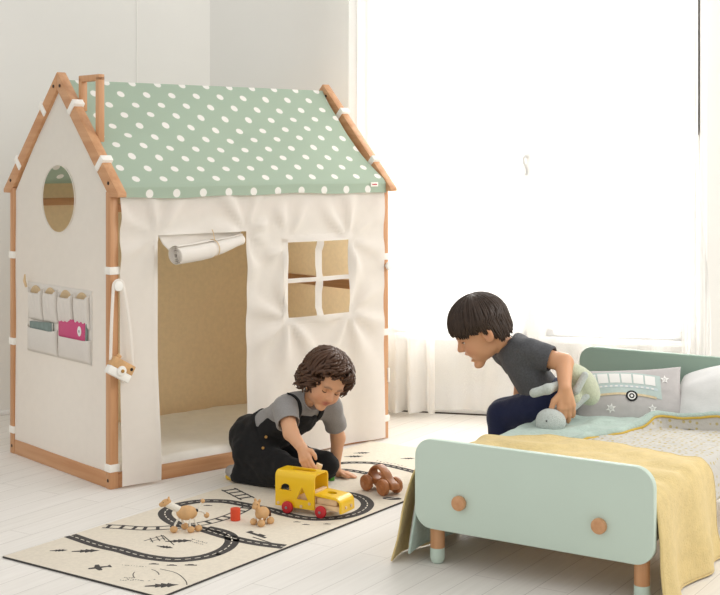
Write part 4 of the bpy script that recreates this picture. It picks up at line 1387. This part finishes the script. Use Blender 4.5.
def add_hand(S, wrist, fdir, pn, size, thumb_sign, curls=(.5, .55, .6, .65), spread=.12, curl2=1.0, thumb_close=.5, wr=.019, tip=None):
    """palm, four unequal jointed fingers and a thumb leaving the side of the palm"""
    w_ = V(wrist); f = V(fdir).normalized(); n = V(pn); n = (n - f * n.dot(f)).normalized(); sd = f.cross(n) * thumb_sign
    u = size
    fr = .068 * u * 1.0
    offs = (.165, .055, -.055, -.155); ml = (.50, .52, .50, .46); fl = ((.215, .135, .11), (.235, .155, .115), (.22, .145, .11), (.175, .11, .095))
    tips = []
    for i in range(4):
        base = w_ + f * .06 * u + sd * offs[i] * .55 * u
        kn = w_ + f * ml[i] * u * .92 + sd * offs[i] * u * 1.05
        S.cap(base, kn, .105 * u, .092 * u, .035 * u)
        d = (f + sd * offs[i] * spread * 4).normalized(); ang = 0; p = kn
        for j, l in enumerate(fl[i]):
            ang += curls[i] * (1.0, 1.15 * curl2, .8 * curl2)[j]
            dd = d * math.cos(ang) + n * math.sin(ang)
            e = p + dd * l * u
            S.cap(p, e, fr * (1.08, .98, .92)[j], fr * (.98, .92, .80)[j], .012 * u)
            p = e
        tips.append(p)
    S.cap(w_, w_ + f * .3 * u, wr, .12 * u, .05 * u)
    tb = w_ + f * .14 * u + sd * .13 * u; t1 = tb + (f * .55 + sd * .75 + n * .25 * thumb_close).normalized() * .23 * u
    S.cap(tb, t1, .105 * u, .082 * u, .03 * u)
    t2 = t1 + (f * .8 + sd * (.45 - .55 * thumb_close) + n * .55 * thumb_close).normalized() * .17 * u
    S.cap(t1, t2, .078 * u, .07 * u, .012 * u)
    t3 = t2 + (f * .8 + sd * (.25 - .8 * thumb_close) + n * .7 * thumb_close).normalized() * .13 * u
    S.cap(t2, t3, .07 * u, .056 * u, .012 * u)
    return tips, t3
def disp_verts(o, fn):
    me = o.data; n = len(me.vertices)
    co = np.empty(n * 3, np.float32); me.vertices.foreach_get('co', co); co = co.reshape(-1, 3)
    nr = np.array([v.normal[:] for v in me.vertices], np.float32)
    d = np.array([fn(V(c)) for c in co], np.float32)
    me.vertices.foreach_set('co', (co + nr * d[:, None]).ravel()); me.update()
def sleeve(S, sh, el, frac, r0, r1, k=.02):
    sh, el = V(sh), V(el); e = sh.lerp(el, frac)
    T_ = S.clone()
    T_.cap(sh, e.lerp(el, .35), r0, r1, .01)
    ax = npv((el - sh).normalized()); ee = npv(e)
    T_.fn(lambda X: (X - ee) @ ax, .003)
    # hollow cuff
    T_.cap(e.lerp(sh, .12), e.lerp(el, .6), r1 - .005, r1 - .004, .002, 'sub')
    h = np.clip(.5 + .5 * (S.d - T_.d) / k, 0, 1); S.d = S.d * (1 - h) + T_.d * h - k * h * (1 - h)
def strands(H, org, par, m, name, shell_c, shell_r, zh, pole, N, rad, wob, seed, curl=None, lay=(1.0, 1.05), tipcurl=0, rnd=.012):
    rng = random.Random(seed); q = MB()
    c = V(shell_c); r = V(shell_r); po = V(pole)
    for i in range(N):
        ph = 2 * PI * (i + rng.random() * .9) / N
        lvl = rng.uniform(*lay)
        zend = zh(ph) + rng.uniform(-rnd, rnd)
        # start near the crown, end at the hair line
        st = rng.uniform(.02, .75) ** 1.3
        pts, rs = [], []
        e_dir = V((math.cos(ph), math.sin(ph), 0))
        zt = (zend - c.z) / r.z; zt = max(-.98, min(.9, zt)); rho = math.sqrt(max(.02, 1 - zt * zt))
        if zt < 0: rho = .35 * rho + .65
        e = V((c.x + e_dir.x * r.x * rho, c.y + e_dir.y * r.y * rho, zend))
        n = 12; ph2 = rng.random() * 6.28
        for j in range(n + 1):
            t = st + (1 - st) * j / n
            p = po.lerp(e, t)
            d = V(((p.x - c.x) / r.x, (p.y - c.y) / r.y, (p.z - c.z) / r.z))
            L = d.length or 1
            tgt = 1.0 if p.z > c.z else max(.86, rho + .02)
            if p.z >= c.z or L < 1: d = d / L
            pp = V((c.x + d.x * r.x * lvl, c.y + d.y * r.y * lvl, c.z + d.z * r.z * lvl)) if (p.z >= c.z) else V((c.x + e_dir.x * r.x * lvl * (1 - .10 * ((c.z - p.z) / r.z)), c.y + e_dir.y * r.y * lvl * (1 - .10 * ((c.z - p.z) / r.z)), p.z))
            if curl:
                a = ph2 + t * curl[0]; am = curl[1] * (t ** 1.5)
                tang = V((-e_dir.y, e_dir.x, 0))
                pp = pp + tang * math.cos(a) * am + e_dir * (math.sin(a) * am + am * .4) + V((0, 0, math.sin(a) * am * .5))
            else:
                tang = V((-e_dir.y, e_dir.x, 0)); pp = pp + tang * wob * math.sin(ph2 + t * 5) * t
            pts.append(H.w(*pp) - V(org)); rs.append(rad * H.s * (.55 + .6 * math.sin(PI * min(.95, .15 + .8 * j / n))) * (1 if j < n else .25))
        q.tube(pts, rs, 5, m)
    return q.build(name, None, par, angle=180, clean=False)

# ------------------------------------------------------------------ toddler
tl, th_ = (-.53, 4.34, .004), (.06, 5.16, .52)
h = .0026
pel, che, nek = P(254, 441, 4.93), P(303, 413, 4.80), P(308, 400, 4.785)
shR, elR, wrR = P(285, 409, 4.725), P(291, 433, 4.635), P(302, 448, 4.545)
shL, elL, wrL = P(331, 407, 4.87), P(338, 438, 4.925), P(335, 466, 4.925)
tu = (nek - pel).normalized(); ts = (shL - shR); ts = (ts - tu * ts.dot(tu)).normalized(); tf = ts.cross(tu)
TRm = np.array(Matrix((tf, ts, tu)).transposed()); TL = (nek - pel).length
def tp(f, s, u): return pel + tf * f + ts * s + tu * u
HR = frame((.36, -.80, -.47), (.80, .50, -.29))
HT_ = Head(P(325, 381, 4.75), HR, .95)
org_t = V((pel.x, pel.y, RZ))
S = Field(tl, th_, h)
S.ell(tp(-.004, 0, TL * .66), (.048, .066, .075), TRm, .02); S.ell(tp(0, 0, TL * .3), (.06, .075, .09), TRm, .03); S.ell(tp(0, 0, 0), (.06, .075, .06), TRm, .03)
S.cap(nek - tu * .03, HT_.w(-.015, 0, -.03), .032, .031, .018)
for s_, e_, w_ in ((shR, elR, wrR), (shL, elL, wrL)):
    S.cap(tp(-.006, 0, TL * .78), s_, .024, .030, .015); S.cap(s_, e_, .0305, .0265, .012); S.cap(e_, w_, .0265, .0185, .012)
hipR, knR, foR = P(250, 449, 4.86), P(297, 474, 4.70), P(243, 476, 4.86)
hipL, knL, foL = P(264, 446, 4.99), P(325, 466, 4.88), P(272, 468, 5.03)
for a, k_, f_ in ((hipR, knR, foR), (hipL, knL, foL)):
    S.cap(a, k_, .045, .036, .02); S.cap(k_, f_, .036, .026, .02)
add_head(S, HT_, 0, 1.08)
tipsR, thR = add_hand(S, wrR, (.30, -.55, -.78), (.45, .88, -.10), .100, 1 if V((.30, -.55, -.78)).cross(V((.45, .88, -.10))).x > 0 else -1, (.16, .20, .24, .28), .14, 1.0, .6, .0185)
wL2 = V((wrL.x + .004, wrL.y, .028))
S.cap(wrL, wL2, .0185, .017, .012)
tipsL, thL = add_hand(S, wL2 + V((.006, 0, -.006)), (.97, -.12, -.12), (-.1, 0, -1), .088, 1 if V((.97, -.12, -.12)).cross(V((-.1, 0, -1))).y < 0 else -1, (.16, .18, .2, .24), .16, 1.0, .1, .017)
S.fn(lambda X: (RZ + .0008) - X[..., 2], .002, 'max', (-.3, 4.8, .004), (.06, 5.05, .06))
tod = S.build('person', M['skin'], None, org_t, tone_fn(HT_, '#dba884', '#bd7363'))
tag(tod, 'toddler in black dungarees kneeling on the play rug reaching for the toy bus', 'person')
eyes(HT_, tod, org_t, .66, .0, (.75, 0, -.66))
# shirt
S = Field(tl, th_, h)
S.ell(tp(.002, 0, TL * .70), (.070, .092, .088), TRm, .02); S.ell(tp(.002, 0, TL * .34), (.073, .088, .10), TRm, .03)
for s_ in (shR, shL): S.cap(tp(0, 0, TL * .80), s_ - (s_ - tp(0, 0, TL * .8)) * .05, .046, .042, .02)
S.cap(tp(.0, 0, TL * .88), tp(.004, 0, TL * 1.03), .05, .040, .02)
sleeve(S, shR, elR, .62, .043, .042); sleeve(S, shL, elL, .68, .043, .041)
nk = npv(tp(.010, 0, TL * 1.05)); nd = npv((tu + tf * .30).normalized())
S.ell(nk + nd * .040, (.058, .058, .058), None, .004, 'sub')
torso_d = S.d.copy()
sh_o = S.build('shirt', M['tee_t'], tod, org_t)
disp_verts(sh_o, lambda p: .0035 * nz(p.x * 14 + p.z * 9, p.y * 14, p.z * 20) + .002 * nz(p.x * 34, p.y * 34, p.z * 40))
q = MB(); c0 = tp(.006, 0, TL * 1.05) - org_t; a1 = ts; a2 = (tf - V(nd) * tf.dot(V(nd))).normalized()
q.tube([c0 + a1 * math.cos(a) * .041 + a2 * math.sin(a) * .041 for a in [2 * PI * i / 32 for i in range(33)]], .0042, 8); q.build('collar', M['tee_t'], sh_o, angle=180)
# dungarees
S = Field(tl, th_, h)
S.ell(tp(.003, 0, TL * .70), (.084, .104, .10), TRm, .02); S.ell(tp(.003, 0, TL * .34), (.082, .098, .106), TRm, .03)
P_ = npv(pel); F_, S_, U_ = npv(tf), npv(ts), npv(tu)
def bibcut(X):
    q = X - P_; f_, s_, u_ = q @ F_, np.abs(q @ S_), q @ U_
    bib = np.maximum(np.maximum(u_ - .92 * TL, .0 - f_), s_ - (.088 - .12 * np.maximum(0, u_ - .35 * TL)))
    return np.minimum(bib, u_ - .36 * TL)
S.fn(bibcut, .004)
S.ell(tp(-.012, 0, .0), (.088, .098, .085), TRm, .03)
for a, k_, f_ in ((hipR, knR, foR), (hipL, knL, foL)):
    S.cap(a, k_, .062, .047, .025); S.cap(k_, f_, .047, .042, .02)
S.cap(hipR, foR, .06, .04, .02)
S.fn(lambda X: (RZ + .0015) - X[..., 2], .004)
dn_o = S.build('dungarees', M['denim'], tod, org_t)
disp_verts(dn_o, lambda p: (.0065 * nz(p.x * 16, p.y * 16, p.z * 24 + 3) + .0032 * nz(p.x * 36, p.y * 36, p.z * 44)) if p.z > .02 else 0)
def surf(base, d, fld, hmax=.16):
    p = V(base); d = V(d).normalized(); last = p.copy()
    st = 0
    while st < hmax:
        x = p + d * st; i = np.round((npv(x) - S.lo) / h).astype(int)
        if (i < 0).any() or (i >= S.n).any(): break
        if fld[tuple(i)] < 0: last = x
        st += .002
    return last
for sg in (-1, 1):
    pts = []
    for i in range(15):
        a = -.75 + i * 2.9 / 14          # from the bib front over the shoulder to the back
        s0 = sg * (.050 + .010 * math.sin(PI * i / 14))
        b0 = tp(0, s0, TL * .70)
        d = tf * math.cos(a) + tu * math.sin(a)
        pts.append(surf(b0, d, torso_d) + d * .004 - org_t)
    sm = [pts[0]] + [(pts[i - 1] + pts[i] * 2 + pts[i + 1]) / 4 for i in range(1, 14)] + [pts[-1]]
    q = MB(); q.tube(catmull(sm, 4), .0135, 10, None, True, .30, up=tf)
    st_ = q.build('strap', M['denim'], dn_o, angle=180)
    bp = sm[2]; nn = (tf * .95 + tu * .2).normalized()
    q = MB(); q.cyl(bp + nn * .002, bp + nn * .0075, .0062, n=16, bev=.001); q.build('button', M['gold'], st_)
for (u_, v_, s0) in ((266, 437, 0), (263, 448, 0)):
    b0 = P(u_, v_, 4.83)
    d = (V((0, 0, CAMZ)) - b0).normalized(); pos = surf(b0 - d * .06, d, S.d) - org_t
    q = MB(); q.cyl(pos, pos + d * .005, .0052, n=16, bev=.001); q.build('button', M['gold'], dn_o)
# shoe
q = MB()
sR = P(236, 477.5, 4.86); 
F2 = Field((-.53, 4.72, .002), (-.36, 5.02, .13), .0025)
a_ = V((-.452, 4.875, .034)); b_ = V((-.478, 4.91, .030))
F2.cap((-.425, 4.86, .045), a_, .030, .030, .01); F2.cap(a_, b_, .030, .024, .015)
F2.fn(lambda X: (RZ * .2 + .006) - X[..., 2], .003)
so = F2.build('shoe', M['shoe'], tod, org_t)
F3 = Field((-.53, 4.72, .0), (-.36, 5.02, .06), .0025)
F3.cap((-.43, 4.862, .018), (-.478, 4.91, .016), .026, .024, .01); F3.fn(lambda X: np.abs(X[..., 2] - .009) - .0075, .002)
F3.build('sole', M['yelsole'], so, org_t)
# hair
def zh_t(p):
    a = abs((p + PI) % (2 * PI) - PI)
    return lerp_tab([(0, .084), (.35, .078), (.75, .052), (1.10, -.028), (1.7, -.060), (2.4, -.062), (PI, -.066)], a)
def hair_shell(H, org, par, m, name, c, r, zh, hh, front=.004):
    e = max(r) * H.s * 1.25
    F_ = Field(npv(H.c) - e, npv(H.c) + e, hh)
    F_.ell(H.w(*c), npv(r) * H.s, np.array(H.R), .01)
    def cut(X):
        q = (X - npv(H.c)) @ np.array(H.R) / H.s
        a = np.abs(np.arctan2(q[..., 1], q[..., 0] + .012))
        z = np.interp(a, [i * .1 for i in range(32)], [zh(i * .1) for i in range(32)])
        return (z - q[..., 2]) * H.s * .8
    F_.fn(cut, .006)
    return F_.build(name, m, par, org)
hr = hair_shell(HT_, org_t, tod, M['hairt'], 'hair', (-.014, 0, .034), (.092, .081, .084), zh_t, .003)
strands(HT_, org_t, hr, M['hairt'], 'curls', (-.014, 0, .034), (.094, .083, .086), zh_t, (-.035, .0, .122), 230, .0058, .01, 3, (15, .018), (.98, 1.06), 0, .020)

# small wood block in the fingers
tp_ = (tipsR[0] + tipsR[1] + thR) / 3
q = MB(); q.box((0, 0, 0), (.022, .018, .026), .003, Matrix.Rotation(.4, 3, 'Y'))
tag(q.build('toy_block', M['palewood'], None, tp_ + V((.010, .004, -.002))), 'small pale wooden block held in the toddler fingers above the bus', 'toy block')

# ------------------------------------------------------------------ boy on the bed
h = .0028
bl_, bh_ = (.28, 4.30, .0), (.86, 4.98, .78)
pel, nek = P(550, 402, 4.57), P(507, 344, 4.62)
tu = (nek - pel).normalized(); ts = V((.06, -1, 0)); ts = (ts - tu * ts.dot(tu)).normalized(); tf = ts.cross(tu); TL = (nek - pel).length
TRm = np.array(Matrix((tf, ts, tu)).transposed())
shL, elL, wrL = P(529, 353, 4.54), P(564, 363, 4.48), P(565, 388, 4.385)
shR = shL + V((-.06, .20, -.02)); elR = shR + V((.07, .04, -.11)); wrR = elR + V((-.02, -.01, -.085))
HB = Head(P(481.5, 331, 4.60), frame((-.87, .05, -.48), (-.03, -.99, .0)), 1.10)
org_b = V((pel.x, pel.y, MT + .01))
hipL, knL, anL = P(543, 406, 4.52), P(502, 416, 4.62), P(500, 480, 4.62)
hipR, knR, anR = P(552, 402, 4.66), P(503, 413, 4.75), P(500, 470, 4.75)
S = Field(bl_, bh_, h)
S.ell(tp(-.008, 0, TL * .68), (.048, .078, .078), TRm, .02); S.ell(tp(0, 0, TL * .35), (.058, .08, .09), TRm, .03); S.ell(tp(0, 0, 0), (.06, .085, .06), TRm, .03)
S.cap(nek - tu * .03, HB.w(-.025, 0, -.03), .036, .036, .02)
for s_, e_, w_ in ((shL, elL, wrL), (shR, elR, wrR)):
    S.cap(tp(-.008, 0, TL * .80), s_, .028, .034, .015); S.cap(s_, e_, .033, .031, .012); S.cap(e_, w_, .031, .0205, .012)
for a, k_, n_ in ((hipL, knL, anL), (hipR, knR, anR)):
    S.cap(a, k_, .045, .036, .02); S.cap(k_, n_, .034, .024, .02)
add_head(S, HB, .018, 1.0)
fd = V((.06, -.18, -1)); pn = V((-.10, .99, -.2))
tips, tht = add_hand(S, wrL + V((0, -.002, -.004)), fd, pn, .128, 1 if fd.cross(pn).x < 0 else -1, (.24, .30, .34, .36), .20, 1.0, .2, .0205)
add_hand(S, wrR, (.3, .3, -.5), (0, -.3, -.9), .10, -1, (.25, .28, .3, .33), .1, 1, .3, .0205)
boy = S.build('person', M['skin'], None, org_b, tone_fn(HB, '#d39f7a', '#b0604f'))
tag(boy, 'boy in charcoal shirt sitting on the bed edge leaning forward with open mouth', 'person')
eyes(HB, boy, org_b, .14, .05, (.93, .0, -.30))
q = MB(); q.ell(HB.w(.066, 0, -.0535) - org_b, V((.006, .013, .006)) * HB.s, HB.R, nu=14, nv=8); q.build('mouth_inside', mat('mouth_red', '#7d3a36', .5), boy, angle=180)
# shirt
S = Field(bl_, bh_, h)
S.ell(tp(-.006, 0, TL * .72), (.068, .100, .092), TRm, .02); S.ell(tp(0, 0, TL * .38), (.066, .094, .105), TRm, .03); S.ell(tp(0, 0, TL * .10), (.070, .098, .075), TRm, .03)
for s_ in (shL, shR): S.cap(tp(-.006, 0, TL * .82), s_, .050, .047, .02)
S.cap(tp(-.01, 0, TL * .86), tp(-.006, 0, TL * 1.02), .050, .040, .02)
sleeve(S, shL, elL, .66, .047, .044); sleeve(S, shR, elR, .6, .047, .044)
nk = npv(tp(0, 0, TL * 1.0)); nd = npv((tu + tf * .10).normalized())
S.fn(lambda X: (X - nk) @ nd, .004, 'max', nk - .08, nk + .08)
hk = npv(tp(0, 0, TL * -.02)); hd_ = npv(-tu)
S.fn(lambda X: (X - hk) @ hd_, .004)
sb_o = S.build('shirt', M['tee_b'], boy, org_b)
disp_verts(sb_o, lambda p: (.009 * nz(p.x * 11 + p.z * 12, p.y * 9, p.z * 10) + .0035 * math.sin(58 * (p.x * .6 + p.z * .8) + 6 * nz(p.x * 7, p.y * 7, p.z * 7)) * max(0, nz(p.x * 8, p.y * 8, p.z * 8 + 5))) + .003 * nz(p.x * 28, p.y * 24, p.z * 30))
q = MB(); c0 = tp(-.004, 0, TL * 1.005) - org_b; a1 = ts; a2 = (tf - V(nd) * tf.dot(V(nd))).normalized()
q.tube([c0 + a1 * math.cos(a) * .045 + a2 * math.sin(a) * .043 for a in [2 * PI * i / 32 for i in range(33)]], .0045, 8); q.build('collar', M['tee_b'], sb_o, angle=180)
# trousers
S = Field(bl_, bh_, h)
S.ell(tp(-.006, 0, .010), (.078, .102, .070), TRm, .03)
for a, k_, n_ in ((hipL, knL, anL), (hipR, knR, anR)):
    S.cap(a, k_, .060, .049, .03); S.cap(k_, n_, .049, .040, .02)
    dd = npv((n_ - k_).normalized()); nn_ = npv(n_) - dd * .01
    S.fn(lambda X: (X - nn_) @ dd, .004, 'max', nn_ - .09, nn_ + .09)
tr_o = S.build('trousers', M['trousers'], boy, org_b)
disp_verts(tr_o, lambda p: .004 * nz(p.x * 13, p.y * 13, p.z * 18) + .002 * nz(p.x * 34, p.y * 34, p.z * 34))
for n_ in (anL, anR):
    F2 = Field((n_.x - .16, n_.y - .08, 0), (n_.x + .08, n_.y + .14, .12), .003)
    F2.cap((n_.x, n_.y, n_.z), (n_.x, n_.y, .05), .028, .028, .01); F2.cap((n_.x + .015, n_.y - .01, .032), (n_.x - .075, n_.y + .05, .026), .030, .026, .02)
    F2.fn(lambda X: .001 - X[..., 2], .002)
    F2.build('sock', M['sock'], boy, org_b)
# hair: bowl cut
def zh_b(p):
    a = abs((p + PI) % (2 * PI) - PI)
    return lerp_tab([(0, .034), (.5, .028), (.95, .014), (1.25, .012), (1.5, .014), (1.75, -.012), (2.0, -.046), (2.5, -.044), (PI, -.022)], a)
hb_ = hair_shell(HB, org_b, boy, M['hairb'], 'hair', (-.006, 0, .032), (.094, .083, .084), zh_b, .003)
strands(HB, org_b, hb_, M['hairb'], 'fringe_and_locks', (-.006, 0, .032), (.095, .084, .086), zh_b, (-.028, .0, .120), 560, .0038, .006, 11, None, (.98, 1.035), 0, .009)

# ------------------------------------------------------------------ plush animal in his hand
po_ = P(551, 430, 4.36)
pl = thing('plush_toy', 'grey mint plush animal with green body dangling from the boy hand on the bed', 'plush toy', V((po_.x, po_.y, MT + .02)), 0)
o_ = pl.location
def plush(name, m, parts, k=.012, hh=.0028, par=None):
    pts = [V(p) for x in parts for p in ((x[1], x[2]) if x[0] == 'c' else (x[1],))]
    rm = max(max(x[3:5]) if x[0] == 'c' else max(x[2]) for x in parts) + .02
    lo = V((min(p.x for p in pts), min(p.y for p in pts), min(p.z for p in pts))) - V((rm, rm, rm)); hi = V((max(p.x for p in pts), max(p.y for p in pts), max(p.z for p in pts))) + V((rm, rm, rm))
    F_ = Field(lo, hi, hh)
    for x in parts:
        if x[0] == 'c': F_.cap(x[1], x[2], x[3], x[4], k)
        else: F_.ell(x[1], x[2], x[3] if len(x) > 3 else None, k)
    ob = F_.build(name, m, par or pl, o_ if True else 0)
    return ob
hc = P(551, 421, 4.365)
plush('head', M['plushg'], [('e', hc, (.050, .042, .041), np.array(Matrix.Rotation(.15, 3, 'Y'))), ('e', hc + V((-.012, -.012, -.010)), (.038, .034, .028))])
q = MB(); q.ell(P(546.5, 421, 4.321) - o_, .0028, nu=10, nv=8); q.build('eye', M['black'], pl)
nkp = P(560, 407, 4.42)
plush('neck', M['plushg'], [('c', hc + V((.02, .01, .015)), nkp, .019, .017)])
bc_ = P(583, 384, 4.49)
Rb = np.array(Matrix.Rotation(.95, 3, 'Y'))
plush('body', M['plushl'], [('e', bc_, (.070, .040, .046), Rb), ('e', P(572, 398, 4.46), (.035, .03, .032)), ('c', P(572, 372, 4.48), P(590, 396, 4.49), .03, .03)], .02)
plush('ear', M['plushg'], [('c', P(534, 393, 4.395), P(548, 389, 4.39), .0155, .016), ('c', P(548, 389, 4.39), P(562, 384, 4.43), .016, .014)])
plush('arm', M['plushg'], [('c', P(576, 391, 4.425), P(585, 375, 4.44), .0135, .012)])
plush('leg', M['plushg'], [('c', P(572, 408, 4.44), P(586, 396, 4.46), .0145, .0135)])
plush('leg', M['plushg'], [('c', P(561, 413, 4.425), P(569, 415, 4.425), .0165, .017)])
# ================================================================== LIGHT
w = bpy.data.worlds.new('daylight'); SC.world = w; w.use_nodes = True
nt = w.node_tree; bg = nt.nodes['Background']; bg.inputs['Color'].default_value = (1, .988, .965, 1)
tc = nt.nodes.new('ShaderNodeTexCoord'); sp = nt.nodes.new('ShaderNodeSeparateXYZ'); mr = nt.nodes.new('ShaderNodeMapRange')
mr.interpolation_type = 'SMOOTHSTEP'
nt.links.new(tc.outputs['Generated'], sp.inputs[0]); nt.links.new(sp.outputs['Z'], mr.inputs['Value'])
mr.inputs['From Min'].default_value = -.05; mr.inputs['From Max'].default_value = .55
mr.inputs['To Min'].default_value = WORLD_S * .95; mr.inputs['To Max'].default_value = WORLD_S * 1.0
nt.links.new(mr.outputs[0], bg.inputs['Strength'])
def area(name, loc, target, sx, sy, power, col=(1, 1, 1), spread=PI):
    d = bpy.data.lights.new(name, 'AREA'); d.shape = 'RECTANGLE'; d.size = sx; d.size_y = sy; d.energy = power; d.color = col; d.spread = spread
    o = bpy.data.objects.new(name, d); COL.objects.link(o); o.location = loc
    o.rotation_euler = (V(target) - V(loc)).to_track_quat('-Z', 'Y').to_euler()
    return o
for nm, a, c, z0 in (('window_daylight', w1a, w1b, zb1), ('window_daylight', w2a, w2b, zb2)):
    m_ = W0 + WD * (a + c) / 2 + WN * .45; m_.z = (z0 + zt) / 2
    t_ = W0 + WD * (a + c) / 2 - WN * 1; t_.z = (z0 + zt) / 2
    area(nm, m_, t_, (c - a) + .5, zt - z0 + .6, WIN_P, (1, .985, .96))
area('added_side_key', (3.0, 4.2, 2.3), (-.2, 5.0, .5), 1.8, 1.8, KEY_P, (1, .97, .93))  # added key light out of view, brightens the canvas front
